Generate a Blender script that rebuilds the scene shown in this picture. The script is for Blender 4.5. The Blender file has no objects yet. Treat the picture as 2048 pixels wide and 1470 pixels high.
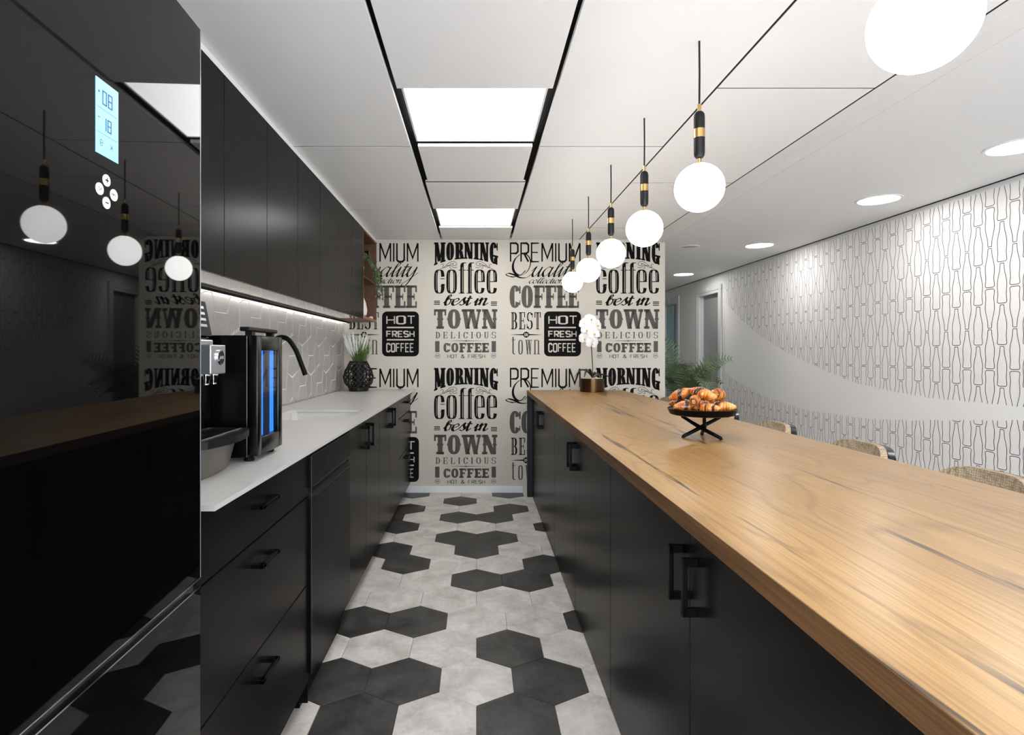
import bpy, bmesh, math, random
from mathutils import Vector, Matrix
random.seed(7)
PI = math.pi
S = bpy.context.scene
C = S.collection
# ------------------------------------------------------------------ camera, world, exposure
F_PX, VPX, VPY, CAMH = 1138.0, 953.0, 707.0, 1.21          # photograph taken as 2048 x 1470
cam_d = bpy.data.cameras.new('camera'); cam = bpy.data.objects.new('camera', cam_d); C.objects.link(cam)
cam.location = (0, 0, CAMH); cam.rotation_euler = (PI / 2, 0, 0)
cam_d.sensor_width = 36.0; cam_d.lens = F_PX / 2048 * 36.0
cam_d.shift_x = (1024 - VPX) / 2048; cam_d.shift_y = -(735 - VPY) / 2048
cam_d.clip_start = 0.05; cam_d.clip_end = 60
S.camera = cam
W = bpy.data.worlds.new('world'); S.world = W; W.use_nodes = True
W.node_tree.nodes['Background'].inputs[0].default_value = (0.96, 0.98, 1.0, 1)
W.node_tree.nodes['Background'].inputs[1].default_value = 12.0
S.view_settings.view_transform = 'Standard'; S.view_settings.look = 'None'
S.view_settings.exposure = 0.18; S.view_settings.gamma = 1.0; S.view_settings.use_curve_mapping = False
PANEL_E, GLOBE_E, DOWN_E, STRIP_E = 7.5, 9.5, 42.0, 6.0

# main planes of the room (metres)
WL, WR, YF, YB, ZC, ZR, YE = -1.15, 2.94, 4.95, -2.2, 2.20, 2.178, 9.4
FAC = YF / F_PX
def wx(px): return (px - VPX) * FAC                       # print on the far wall
def wz(py): return CAMH - (py - VPY) * FAC

# ------------------------------------------------------------------ materials
def srgb(r, g, b):
    f = lambda c: (c / 255 / 12.92) if c / 255 <= 0.04045 else ((c / 255 + 0.055) / 1.055) ** 2.4
    return (f(r), f(g), f(b), 1)
M = {}
def mat(name, col, rough=0.5, metal=0.0, spec=0.5, emit=None, es=0.0, noise=None, bump=None, coat=0.0, ior=1.5, trans=0.0, sheen=0.0):
    """noise = (scale xyz, amount, detail); bump = (scale, strength)"""
    m = bpy.data.materials.new(name); m.use_nodes = True; M[name] = m
    nt = m.node_tree; N = nt.nodes; L = nt.links; p = N['Principled BSDF']
    p.inputs['Base Color'].default_value = col; p.inputs['Roughness'].default_value = rough
    p.inputs['Metallic'].default_value = metal; p.inputs['Specular IOR Level'].default_value = spec
    p.inputs['IOR'].default_value = ior; p.inputs['Coat Weight'].default_value = coat
    p.inputs['Coat Roughness'].default_value = 0.08
    p.inputs['Transmission Weight'].default_value = trans; p.inputs['Sheen Weight'].default_value = sheen
    if emit: p.inputs['Emission Color'].default_value = emit; p.inputs['Emission Strength'].default_value = es
    tc = N.new('ShaderNodeTexCoord')
    if noise:
        mp = N.new('ShaderNodeMapping'); mp.inputs['Scale'].default_value = noise[0]
        nz = N.new('ShaderNodeTexNoise'); nz.inputs['Scale'].default_value = 1.0; nz.inputs['Detail'].default_value = noise[2]
        mr = N.new('ShaderNodeMapRange'); mr.inputs['From Min'].default_value = 0.3; mr.inputs['From Max'].default_value = 0.7
        mr.inputs['To Min'].default_value = 1 - noise[1]; mr.inputs['To Max'].default_value = 1 + noise[1]
        mx = N.new('ShaderNodeVectorMath'); mx.operation = 'SCALE'; mx.inputs[0].default_value = col[:3]
        L.new(tc.outputs['Object'], mp.inputs['Vector']); L.new(mp.outputs[0], nz.inputs['Vector'])
        L.new(nz.outputs['Fac'], mr.inputs['Value']); L.new(mr.outputs[0], mx.inputs['Scale'])
        L.new(mx.outputs[0], p.inputs['Base Color'])
    if bump:
        nb = N.new('ShaderNodeTexNoise'); nb.inputs['Scale'].default_value = bump[0]; nb.inputs['Detail'].default_value = 4
        bp = N.new('ShaderNodeBump'); bp.inputs['Strength'].default_value = bump[1]; bp.inputs['Distance'].default_value = 0.002
        L.new(tc.outputs['Object'], nb.inputs['Vector']); L.new(nb.outputs['Fac'], bp.inputs['Height']); L.new(bp.outputs[0], p.inputs['Normal'])
    return m
mat('wallpaper', srgb(200, 192, 178), 0.7, noise=((3, 3, 3), 0.02, 2))
mat('print_black', srgb(13, 11, 11), 0.8, spec=0.15)
mat('print_grey', srgb(88, 86, 80), 0.8, spec=0.15)
mat('print_pale', srgb(198, 190, 176), 0.7)
mat('wall_white', srgb(222, 220, 216), 0.6, bump=(180, 0.03))
mat('wall_film', srgb(238, 235, 231), 0.55, spec=0.22)
mat('print_line', srgb(70, 58, 50), 0.6)
mat('ceiling_white', srgb(242, 241, 239), 0.6, noise=((2, 2, 2), 0.012, 2))
mat('gypsum', srgb(230, 229, 227), 0.6)
mat('void', srgb(16, 15, 14), 0.9)  # near-black; carries the shade of the ceiling gaps as colour
mat('white_trim', srgb(228, 227, 226), 0.35)
mat('cab_black', srgb(24, 22, 20), 0.27, spec=0.07, bump=(260, 0.02))
mat('cab_carcass', srgb(24, 23, 22), 0.6)
mat('metal_black', srgb(6, 6, 6), 0.38, spec=0.1)
mat('gloss_black', srgb(4, 4, 5), 0.02, spec=0.26, ior=1.45)
mat('plastic_black', srgb(7, 7, 7), 0.26, spec=0.32)
mat('matte_black', srgb(8, 7, 7), 0.5, spec=0.35)
mat('dw_black', srgb(7, 8, 12), 0.35, spec=0.1)
mat('dw_recess_shade', srgb(3, 3, 4), 0.7, spec=0.2)  # blacker than the front: shade of the grip recess put into the colour
mat('dw_line', srgb(52, 54, 60), 0.4)
mat('counter_white', srgb(200, 197, 193), 0.28, spec=0.45, noise=((4, 4, 4), 0.02, 3))
mat('sink_white', srgb(204, 201, 197), 0.25)
mat('tile_white', srgb(176, 172, 168), 0.22, spec=0.5)
mat('grout', srgb(236, 234, 231), 0.6)
mat('underside', srgb(222, 218, 214), 0.06, metal=0.55, spec=0.8)
mat('brass', srgb(205, 168, 108), 0.25, metal=1.0, noise=((60, 60, 4), 0.06, 2))
mat('bronze', srgb(78, 60, 38), 0.25, metal=1.0, noise=((30, 30, 2), 0.1, 2))
mat('chrome', srgb(220, 222, 226), 0.08, metal=1.0)
mat('silver', srgb(190, 193, 197), 0.3, metal=0.85)
mat('steel_grey', srgb(106, 100, 94), 0.42, metal=0.35, noise=((3, 3, 30), 0.03, 2))
mat('globe_glass', srgb(250, 249, 247), 0.15, emit=(1, 0.985, 0.965, 1), es=GLOBE_E)
mat('led_panel', srgb(250, 250, 250), 0.5, emit=(1, 1, 1, 1), es=PANEL_E)
mat('led_strip', srgb(250, 250, 250), 0.5, emit=(1, 0.985, 0.96, 1), es=STRIP_E)
mat('downlight', srgb(250, 250, 250), 0.5, emit=(1, 1, 1, 1), es=DOWN_E)
mat('lcd', srgb(120, 190, 235), 0.2, emit=srgb(150, 214, 252), es=0.65)
mat('lcd_text', srgb(24, 84, 140), 0.4)
mat('button_white', srgb(232, 232, 232), 0.4, emit=(1, 1, 1, 1), es=0.25)
mat('cooler_blue', srgb(30, 120, 220), 0.4, emit=srgb(70, 160, 255), es=0.85)
mat('cooler_reflection', srgb(40, 42, 55), 0.5)  # dark grey reflection on the cooler glass, given as colour
mat('walnut', srgb(92, 60, 36), 0.45, noise=((8, 2, 30), 0.18, 4))
mat('walnut_edge', srgb(146, 104, 76), 0.45, noise=((8, 8, 30), 0.08, 3))
mat('pot_white', srgb(226, 220, 210), 0.5, bump=(40, 0.2))
mat('leaf_dark', srgb(44, 58, 36), 0.5, noise=((20, 20, 20), 0.35, 2))
mat('leaf_fern', srgb(84, 102, 68), 0.5, noise=((9, 9, 9), 0.4, 2))
mat('leaf_ivy', srgb(98, 110, 78), 0.55, noise=((30, 30, 30), 0.35, 2))
mat('leaf_orchid', srgb(40, 52, 38), 0.35)
mat('grass_green', srgb(92, 112, 52), 0.55, noise=((30, 30, 6), 0.35, 2))
mat('plume_white', srgb(238, 236, 232), 0.8, sheen=0.3)
mat('petal', srgb(244, 242, 240), 0.55, sheen=0.2)
mat('petal_lip', srgb(214, 168, 72), 0.5)
mat('pebble', srgb(216, 206, 184), 0.6)
mat('rattan', srgb(24, 20, 17), 0.5)
mat('soil', srgb(40, 32, 26), 0.9)
mat('planter', srgb(58, 58, 60), 0.5)
mat('shell_black', srgb(22, 26, 34), 0.25)
mat('door_grey', srgb(150, 148, 145), 0.4)
mat('door_frame', srgb(206, 204, 201), 0.4)
mat('glass_teal', srgb(120, 160, 168), 0.08, spec=0.6)
mat('curtain_teal', srgb(170, 196, 200), 0.8)
mat('speaker_grille', srgb(186, 184, 181), 0.6)
mat('plastic_white', srgb(230, 229, 227), 0.35)
mat('print_blue', srgb(50, 52, 80), 0.7)

def mat_glass():
    m = bpy.data.materials.new('pane_glass'); m.use_nodes = True; M['pane_glass'] = m
    nt = m.node_tree; N = nt.nodes; L = nt.links; N.remove(N['Principled BSDF'])
    t = N.new('ShaderNodeBsdfTransparent'); t.inputs[0].default_value = (0.86, 0.9, 0.95, 1)
    g = N.new('ShaderNodeBsdfGlossy'); g.inputs['Roughness'].default_value = 0.02
    fr = N.new('ShaderNodeFresnel'); fr.inputs['IOR'].default_value = 1.5
    mx = N.new('ShaderNodeMixShader')
    gm_ = N.new('ShaderNodeNewGeometry'); sb = N.new('ShaderNodeMath'); sb.operation = 'SUBTRACT'; sb.inputs[0].default_value = 1.0; L.new(gm_.outputs['Backfacing'], sb.inputs[1])
    ml = N.new('ShaderNodeMath'); ml.operation = 'MULTIPLY'; L.new(fr.outputs[0], ml.inputs[0]); L.new(sb.outputs[0], ml.inputs[1]); L.new(ml.outputs[0], mx.inputs[0]); L.new(t.outputs[0], mx.inputs[1]); L.new(g.outputs[0], mx.inputs[2])
    L.new(mx.outputs[0], N['Material Output'].inputs['Surface'])
mat_glass()

def mat_floor(name, c0, c1, rough):
    """stone-look tile: blotches and thin scratches, shifted per tile"""
    m = bpy.data.materials.new(name); m.use_nodes = True; M[name] = m
    nt = m.node_tree; N = nt.nodes; L = nt.links; p = N['Principled BSDF']
    tc = N.new('ShaderNodeTexCoord'); oi = N.new('ShaderNodeObjectInfo')
    ad = N.new('ShaderNodeVectorMath'); ad.operation = 'MULTIPLY_ADD'
    ad.inputs[1].default_value = (1, 1, 1)
    cb = N.new('ShaderNodeCombineXYZ'); mu = N.new('ShaderNodeMath'); mu.operation = 'MULTIPLY'; mu.inputs[1].default_value = 37
    L.new(oi.outputs['Random'], mu.inputs[0]); L.new(mu.outputs[0], cb.inputs[0]); L.new(mu.outputs[0], cb.inputs[1])
    L.new(tc.outputs['Object'], ad.inputs[0]); L.new(cb.outputs[0], ad.inputs[2])
    n1 = N.new('ShaderNodeTexNoise'); n1.inputs['Scale'].default_value = 8; n1.inputs['Roughness'].default_value = 0.55; n1.inputs['Detail'].default_value = 7; n1.inputs['Distortion'].default_value = 0.6
    n2 = N.new('ShaderNodeTexNoise'); n2.inputs['Scale'].default_value = 55; n2.inputs['Detail'].default_value = 4
    L.new(ad.outputs[0], n1.inputs['Vector']); L.new(ad.outputs[0], n2.inputs['Vector'])
    m2 = N.new('ShaderNodeMath'); m2.operation = 'MULTIPLY_ADD'; m2.inputs[1].default_value = 0.3
    L.new(n2.outputs['Fac'], m2.inputs[0]); L.new(n1.outputs['Fac'], m2.inputs[2])
    r = N.new('ShaderNodeValToRGB'); r.color_ramp.elements[0].position = 0.45; r.color_ramp.elements[0].color = c0
    r.color_ramp.elements[1].position = 0.85; r.color_ramp.elements[1].color = c1
    L.new(m2.outputs[0], r.inputs[0]); L.new(r.outputs[0], p.inputs['Base Color'])
    p.inputs['Roughness'].default_value = rough; p.inputs['Specular IOR Level'].default_value = 0.4
    b = N.new('ShaderNodeBump'); b.inputs['Strength'].default_value = 0.15; b.inputs['Distance'].default_value = 0.001
    L.new(m2.outputs[0], b.inputs['Height']); L.new(b.outputs[0], p.inputs['Normal'])
mat_floor('floor_light', srgb(190, 182, 174), srgb(234, 228, 221), 0.42)
mat_floor('floor_dark', srgb(40, 39, 38), srgb(80, 78, 76), 0.4)
mat('grout_dark', srgb(92, 88, 84), 0.8)

def mat_oak(name, light, mid, dark, rough):
    """plank oak, grain along Y with cathedral figure, streaks and dark checks"""
    m = bpy.data.materials.new(name); m.use_nodes = True; M[name] = m
    nt = m.node_tree; N = nt.nodes; L = nt.links; p = N['Principled BSDF']
    tc = N.new('ShaderNodeTexCoord')
    def noise(sc, scale, detail, dist=0.0):
        mp = N.new('ShaderNodeMapping'); mp.inputs['Scale'].default_value = sc
        nz = N.new('ShaderNodeTexNoise'); nz.inputs['Scale'].default_value = scale; nz.inputs['Detail'].default_value = detail
        nz.inputs['Distortion'].default_value = dist
        L.new(tc.outputs['Object'], mp.inputs['Vector']); L.new(mp.outputs[0], nz.inputs['Vector']); return nz.outputs['Fac']
    def ramp(v, stops):
        r = N.new('ShaderNodeValToRGB'); cr = r.color_ramp
        cr.elements[0].position, cr.elements[0].color = stops[0]; cr.elements[1].position, cr.elements[1].color = stops[-1]
        for s in stops[1:-1]:
            e = cr.elements.new(s[0]); e.color = s[1]
        L.new(v, r.inputs[0]); return r.outputs[0]
    def mul(a, b, f=1.0):
        x = N.new('ShaderNodeMix'); x.data_type = 'RGBA'; x.blend_type = 'MULTIPLY'; x.inputs[0].default_value = f
        L.new(a, x.inputs[6]); L.new(b, x.inputs[7]); return x.outputs[2]
    w = (1, 1, 1, 1)
    broad = ramp(noise((4.5, 0.35, 4.5), 1.0, 3, 0.4), [(0.3, mid), (0.7, light)])
    # growth rings: contour lines of a low, stretched noise
    g = noise((3.2, 0.42, 3.2), 1.0, 2, 0.2)
    mm = N.new('ShaderNodeMath'); mm.operation = 'MULTIPLY'; mm.inputs[1].default_value = 30; L.new(g, mm.inputs[0])
    fr = N.new('ShaderNodeMath'); fr.operation = 'PINGPONG'; fr.inputs[1].default_value = 1.0; L.new(mm.outputs[0], fr.inputs[0])
    rings = ramp(fr.outputs[0], [(0.0, (0.70, 0.66, 0.62, 1)), (0.22, w), (0.8, w), (1, (0.9, 0.88, 0.86, 1))])
    fine = ramp(noise((230, 3.0, 230), 1.0, 4), [(0.34, (0.74, 0.70, 0.65, 1)), (0.58, (1.05, 1.04, 1.03, 1))])
    # long dark checks where a stretched noise crosses its middle
    ck = noise((5.0, 0.3, 5.0), 1.0, 6, 0.35)
    ab = N.new('ShaderNodeMath'); ab.operation = 'SUBTRACT'; ab.inputs[1].default_value = 0.5; L.new(ck, ab.inputs[0])
    aa = N.new('ShaderNodeMath'); aa.operation = 'ABSOLUTE'; L.new(ab.outputs[0], aa.inputs[0])
    line = ramp(aa.outputs[0], [(0.0, (0, 0, 0, 1)), (0.003, (0.1, 0.1, 0.1, 1)), (0.009, w)])
    gate = ramp(noise((4, 1.0, 4), 1.0, 3), [(0.46, w), (0.56, (0, 0, 0, 1))])
    mx = N.new('ShaderNodeMix'); mx.data_type = 'RGBA'; mx.blend_type = 'LIGHTEN'; mx.inputs[0].default_value = 1
    L.new(line, mx.inputs[6]); L.new(gate, mx.inputs[7])
    col = mul(mul(broad, rings, 0.75), fine, 0.9)
    fin = N.new('ShaderNodeMix'); fin.data_type = 'RGBA'; L.new(mx.outputs[2], fin.inputs[0])
    fin.inputs[6].default_value = dark; L.new(col, fin.inputs[7])
    L.new(fin.outputs[2], p.inputs['Base Color'])
    p.inputs['Roughness'].default_value = rough; p.inputs['Specular IOR Level'].default_value = 0.36
    b = N.new('ShaderNodeBump'); b.inputs['Strength'].default_value = 0.015; b.inputs['Distance'].default_value = 0.0005
    L.new(fine, b.inputs['Height']); L.new(b.outputs[0], p.inputs['Normal'])
mat_oak('oak', srgb(184, 146, 92), srgb(158, 118, 67), srgb(56, 40, 28), 0.3)
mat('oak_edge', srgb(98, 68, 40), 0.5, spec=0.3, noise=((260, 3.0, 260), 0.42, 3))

def mat_weave():
    m = bpy.data.materials.new('weave'); m.use_nodes = True; M['weave'] = m
    nt = m.node_tree; N = nt.nodes; L = nt.links; p = N['Principled BSDF']
    tc = N.new('ShaderNodeTexCoord'); mp = N.new('ShaderNodeMapping'); mp.inputs['Scale'].default_value = (130, 130, 130)
    ck = N.new('ShaderNodeTexVoronoi'); ck.inputs['Scale'].default_value = 1.0; ck.inputs['Randomness'].default_value = 0.35
    L.new(tc.outputs['Object'], mp.inputs[0]); L.new(mp.outputs[0], ck.inputs['Vector'])
    r = N.new('ShaderNodeValToRGB'); r.color_ramp.elements[0].position = 0.15; r.color_ramp.elements[0].color = srgb(212, 194, 166)
    r.color_ramp.elements[1].position = 0.75; r.color_ramp.elements[1].color = srgb(146, 122, 94)
    L.new(ck.outputs['Distance'], r.inputs[0]); L.new(r.outputs[0], p.inputs['Base Color']); p.inputs['Roughness'].default_value = 0.9
    b = N.new('ShaderNodeBump'); b.inputs['Strength'].default_value = 0.6; b.inputs['Distance'].default_value = 0.002; b.invert = True
    L.new(ck.outputs['Distance'], b.inputs['Height']); L.new(b.outputs[0], p.inputs['Normal'])
mat_weave()

def mat_pastry(name, bands):
    m = bpy.data.materials.new(name); m.use_nodes = True; M[name] = m
    nt = m.node_tree; N = nt.nodes; L = nt.links; p = N['Principled BSDF']
    tc = N.new('ShaderNodeTexCoord')
    nz = N.new('ShaderNodeTexNoise'); nz.inputs['Scale'].default_value = 38; nz.inputs['Detail'].default_value = 4
    L.new(tc.outputs['Object'], nz.inputs['Vector'])
    r = N.new('ShaderNodeValToRGB'); r.color_ramp.elements[0].position = 0.32; r.color_ramp.elements[0].color = srgb(150, 70, 20)
    r.color_ramp.elements[1].position = 0.68; r.color_ramp.elements[1].color = srgb(226, 170, 92)
    e = r.color_ramp.elements.new(0.48); e.color = srgb(196, 108, 36)
    L.new(nz.outputs['Fac'], r.inputs[0])
    wv = N.new('ShaderNodeTexWave'); wv.wave_type = 'BANDS'; wv.bands_direction = 'X'
    wv.inputs['Scale'].default_value = bands; wv.inputs['Distortion'].default_value = 2.5; wv.inputs['Detail'].default_value = 2; wv.inputs['Detail Scale'].default_value = 1.5
    mp = N.new('ShaderNodeMapping'); mp.inputs['Rotation'].default_value = (0, 0, 0.5); L.new(tc.outputs['Object'], mp.inputs[0]); L.new(mp.outputs[0], wv.inputs['Vector'])
    r2 = N.new('ShaderNodeValToRGB'); r2.color_ramp.elements[0].position = 0.1; r2.color_ramp.elements[0].color = (0, 0, 0, 1)
    r2.color_ramp.elements[1].position = 0.2; r2.color_ramp.elements[1].color = (1, 1, 1, 1); L.new(wv.outputs['Fac'], r2.inputs[0])
    mx = N.new('ShaderNodeMix'); mx.data_type = 'RGBA'; L.new(r2.outputs[0], mx.inputs[0]); mx.inputs[6].default_value = srgb(52, 30, 20)
    L.new(r.outputs[0], mx.inputs[7]); L.new(mx.outputs[2], p.inputs['Base Color'])
    p.inputs['Roughness'].default_value = 0.28; p.inputs['Coat Weight'].default_value = 0.3
mat_pastry('pastry_glazed', 5.0); mat_pastry('pastry_striped', 14.0)

# ------------------------------------------------------------------ mesh helpers
class MB:
    def __init__(s): s.v = []; s.f = []
    def add(s, vs, fs):
        o = len(s.v); s.v += [tuple(p) for p in vs]; s.f += [tuple(i + o for i in f) for f in fs]; return s
    def box(s, x0, x1, y0, y1, z0, z1, b=0.0):
        if b <= 0:
            return s.add([(x0, y0, z0), (x1, y0, z0), (x1, y1, z0), (x0, y1, z0), (x0, y0, z1), (x1, y0, z1), (x1, y1, z1), (x0, y1, z1)],
                         [(0, 3, 2, 1), (4, 5, 6, 7), (0, 1, 5, 4), (1, 2, 6, 5), (2, 3, 7, 6), (3, 0, 4, 7)])
        bm = bmesh.new(); bmesh.ops.create_cube(bm, size=1)
        for v in bm.verts: v.co = Vector(((x0 + x1) / 2 + v.co.x * (x1 - x0), (y0 + y1) / 2 + v.co.y * (y1 - y0), (z0 + z1) / 2 + v.co.z * (z1 - z0)))
        bmesh.ops.bevel(bm, geom=list(bm.edges), offset=b, segments=2, affect='EDGES', profile=0.5)
        return s.bm(bm)
    def bm(s, bm):
        bm.verts.index_update(); s.add([v.co.copy() for v in bm.verts], [[v.index for v in f.verts] for f in bm.faces]); bm.free(); return s
    def prism(s, poly, fn, d0, d1):
        """poly in 2-D, fn(a, b, d) -> xyz, extruded from d0 to d1"""
        n = len(poly)
        return s.add([fn(a, b, d0) for a, b in poly] + [fn(a, b, d1) for a, b in poly],
                     [tuple(range(n))[::-1], tuple(range(n, 2 * n))] + [(i, (i + 1) % n, n + (i + 1) % n, n + i) for i in range(n)])
    def lathe(s, prof, c=(0, 0, 0), n=32, cap=True, axis='Z', start=0.0):
        vs = []; fs = []
        for r, h in prof:
            for k in range(n):
                a = start + 2 * PI * k / n
                p = (r * math.cos(a), r * math.sin(a), h)
                if axis == 'X': p = (h, r * math.cos(a), r * math.sin(a))
                if axis == 'Y': p = (r * math.sin(a), h, r * math.cos(a))
                vs.append((p[0] + c[0], p[1] + c[1], p[2] + c[2]))
        for i in range(len(prof) - 1):
            for k in range(n): fs.append((i * n + k, i * n + (k + 1) % n, (i + 1) * n + (k + 1) % n, (i + 1) * n + k))
        if cap: fs.append(tuple(range(n))[::-1]); fs.append(tuple((len(prof) - 1) * n + k for k in range(n)))
        return s.add(vs, fs)
    def tube(s, pts, rad, n=8, cap=True, flat=1.0):
        pts = [Vector(p) for p in pts]; m = len(pts); vs = []; fs = []
        rr = rad if isinstance(rad, (list, tuple)) else [rad] * m
        up = None
        for i, p in enumerate(pts):
            t = (pts[min(i + 1, m - 1)] - pts[max(i - 1, 0)]).normalized()
            if up is None: up = Vector((0, 0, 1)) if abs(t.z) < 0.9 else Vector((0, 1, 0))
            a = t.cross(up)
            if a.length < 1e-5: a = t.cross(Vector((1, 0, 0)))
            a.normalize(); b = a.cross(t).normalized(); up = b
            for k in range(n):
                q = 2 * PI * k / n; vs.append(p + (a * math.cos(q) + b * math.sin(q) * flat) * rr[i])
        for i in range(m - 1):
            for k in range(n): fs.append((i * n + k, i * n + (k + 1) % n, (i + 1) * n + (k + 1) % n, (i + 1) * n + k))
        if cap: fs.append(tuple(range(n))[::-1]); fs.append(tuple((m - 1) * n + k for k in range(n)))
        return s.add(vs, fs)
    def sphere(s, c, r, nu=20, nv=12):
        pr = [(max(r[0] * math.sin(PI * i / nv), 1e-5), -r[2] * math.cos(PI * i / nv)) for i in range(nv + 1)]
        k = len(s.v); s.lathe(pr, (0, 0, 0), nu, False)
        for i in range(k, len(s.v)):
            x, y, z = s.v[i]; s.v[i] = (x + c[0], y * r[1] / r[0] + c[1], z + c[2])
        return s

def obj(name, mb, m, parent=None, smooth=False, world=True, label=None):
    me = bpy.data.meshes.new(name); vs = mb.v
    if parent is not None and world:
        iv = (Matrix.Translation(parent.get('_l', (0, 0, 0))) @ Matrix.Rotation(parent.get('_r', 0.0), 4, 'Z')).inverted()
        vs = [tuple(iv @ Vector(p)) for p in vs]
    me.from_pydata(vs, [], mb.f); me.update()
    bm = bmesh.new(); bm.from_mesh(me); bmesh.ops.recalc_face_normals(bm, faces=bm.faces); bm.to_mesh(me); bm.free()
    me.materials.append(M[m])
    if smooth:
        me.polygons.foreach_set('use_smooth', [True] * len(me.polygons))
        me.set_sharp_from_angle(angle=math.radians(38))
    o = bpy.data.objects.new(name, me); C.objects.link(o)
    if parent is not None:
        o.parent = parent
        if '_l' in parent and False: pass
    if label: o['label'] = label
    return o
TEMP = []
def thing(name, label, cat, loc=(0, 0, 0), rz=0.0, group=None):
    o = bpy.data.objects.new(name, None); C.objects.link(o); o.empty_display_size = 0.05
    o.location = loc; o.rotation_euler = (0, 0, rz); o['label'] = label; o['category'] = cat
    o['_l'] = tuple(loc); o['_r'] = rz; TEMP.append(o)
    if group: o['group'] = group
    return o
def tag(o, label, cat, group=None):
    o['label'] = label; o['category'] = cat
    if group: o['group'] = group
    return o
def struct(name, mb, m, parent=None, smooth=False):
    o = obj(name, mb, m, parent, smooth)
    if parent is None: o['kind'] = 'structure'
    return o
def centre(o):
    """move a one-mesh thing's origin to the middle of its base"""
    vs = o.data.vertices; xs = [v.co.x for v in vs]; ys = [v.co.y for v in vs]; zs = [v.co.z for v in vs]
    c = Vector(((min(xs) + max(xs)) / 2, (min(ys) + max(ys)) / 2, min(zs)))
    for v in vs: v.co -= c
    o.location = c; return o
def dup(root, loc, rz=0.0, label=None, group=None):
    def cp(o, par):
        c = o.copy(); C.objects.link(c); c.parent = par
        for ch in list(o.children): cp(ch, c)
        return c
    r = cp(root, None); r.location = loc; r.rotation_euler = (0, 0, rz)
    if label: r['label'] = label
    if group: r['group'] = group
    if '_l' in r: TEMP.append(r)
    return r
def shared(name, me, parent):
    o = bpy.data.objects.new(name, me); C.objects.link(o); o.parent = parent; return o
def clip(poly, axis, val, keep_less):
    out = []
    for i in range(len(poly)):
        a, b = poly[i], poly[(i + 1) % len(poly)]
        ia = (a[axis] <= val) == keep_less or a[axis] == val; ib = (b[axis] <= val) == keep_less or b[axis] == val
        if ia: out.append(a)
        if ia != ib:
            t = (val - a[axis]) / (b[axis] - a[axis]); out.append((a[0] + (b[0] - a[0]) * t, a[1] + (b[1] - a[1]) * t))
    return out
def spline(pts, k=6):
    P = [Vector((*p, 0)) if len(p) == 2 else Vector(p) for p in pts]; out = []
    for i in range(len(P) - 1):
        p0, p1, p2, p3 = P[max(i - 1, 0)], P[i], P[i + 1], P[min(i + 2, len(P) - 1)]
        for j in range(k):
            t = j / k
            out.append(0.5 * ((2 * p1) + (p2 - p0) * t + (2 * p0 - 5 * p1 + 4 * p2 - p3) * t * t + (3 * p1 - p0 - 3 * p2 + p3) * t ** 3))
    out.append(P[-1]); return out

# ------------------------------------------------------------------ room shell
fl = struct('floor', MB().box(WL - 0.1, WR + 0.1, YB, YE + 0.1, -0.05, -0.006), 'floor_light')
obj('grout_bed', MB().box(WL + 0.02, 1.2, 0.0, YF - 0.001, -0.0058, -0.005), 'grout_dark', fl)
# hexagon floor tiles, pointed along the aisle
HS, HW, HY0 = 0.155, 0.2685, 2.111
DARK = {-1: (0.5, -1.5), 0: (-1, 1, -2), 1: (0.5,), 2: (-1, -2, 2), 3: (), 4: (0, 1), 5: (-1.5, 1.5), 6: (0, -2), 7: (-0.5, 0.5),
        8: (-2, 2), 9: (-0.5, 0.5, -2.5), 10: (1, -2), 11: (-0.5,), 12: (-2, 1)}
def hex_mesh(poly):
    ch = 0.0012; n = len(poly); cx = sum(p[0] for p in poly) / n; cy = sum(p[1] for p in poly) / n
    mb = MB(); sh = lambda p, d: (p[0] - (p[0] - cx) * d, p[1] - (p[1] - cy) * d)
    vs = [(*sh(p, 0.005), -0.006) for p in poly] + [(*sh(p, 0.005), -ch) for p in poly] + [(*sh(p, 0.013), 0) for p in poly]
    fs = [(i, (i + 1) % n, n + (i + 1) % n, n + i) for i in range(n)] + [(n + i, n + (i + 1) % n, 2 * n + (i + 1) % n, 2 * n + i) for i in range(n)] + [tuple(range(2 * n, 3 * n))]
    return mb.add(vs, fs)
HEX = [(0, HS), (HW / 2, HS / 2), (HW / 2, -HS / 2), (0, -HS), (-HW / 2, -HS / 2), (-HW / 2, HS / 2)]
rh = random.Random(3)
full = {}
for k in range(-9, 13):
    cy = HY0 + 1.5 * HS * k; off = 0.5 if k % 2 else 0.0
    for i in range(-4, 4):
        u = i + off; cx = u * HW; dk = (u in DARK[k]) if (k in DARK and -2.6 < u < 2.6) else rh.random() < 0.36
        key = 'floor_dark' if dk else 'floor_light'
        if cx < WL + 0.14: continue
        if cy + HS > YF - 0.001:
            poly = clip([(x, y) for x, y in HEX], 1, YF - 0.001 - cy, True)
            if len(poly) < 3: continue
            o = obj('floor_tile', hex_mesh(poly), key, fl, world=False)
        elif key in full: o = shared('floor_tile', full[key], fl)
        else: o = obj('floor_tile', hex_mesh(HEX), key, fl, world=False); full[key] = o.data
        o.location = (cx, cy, 0)

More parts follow.
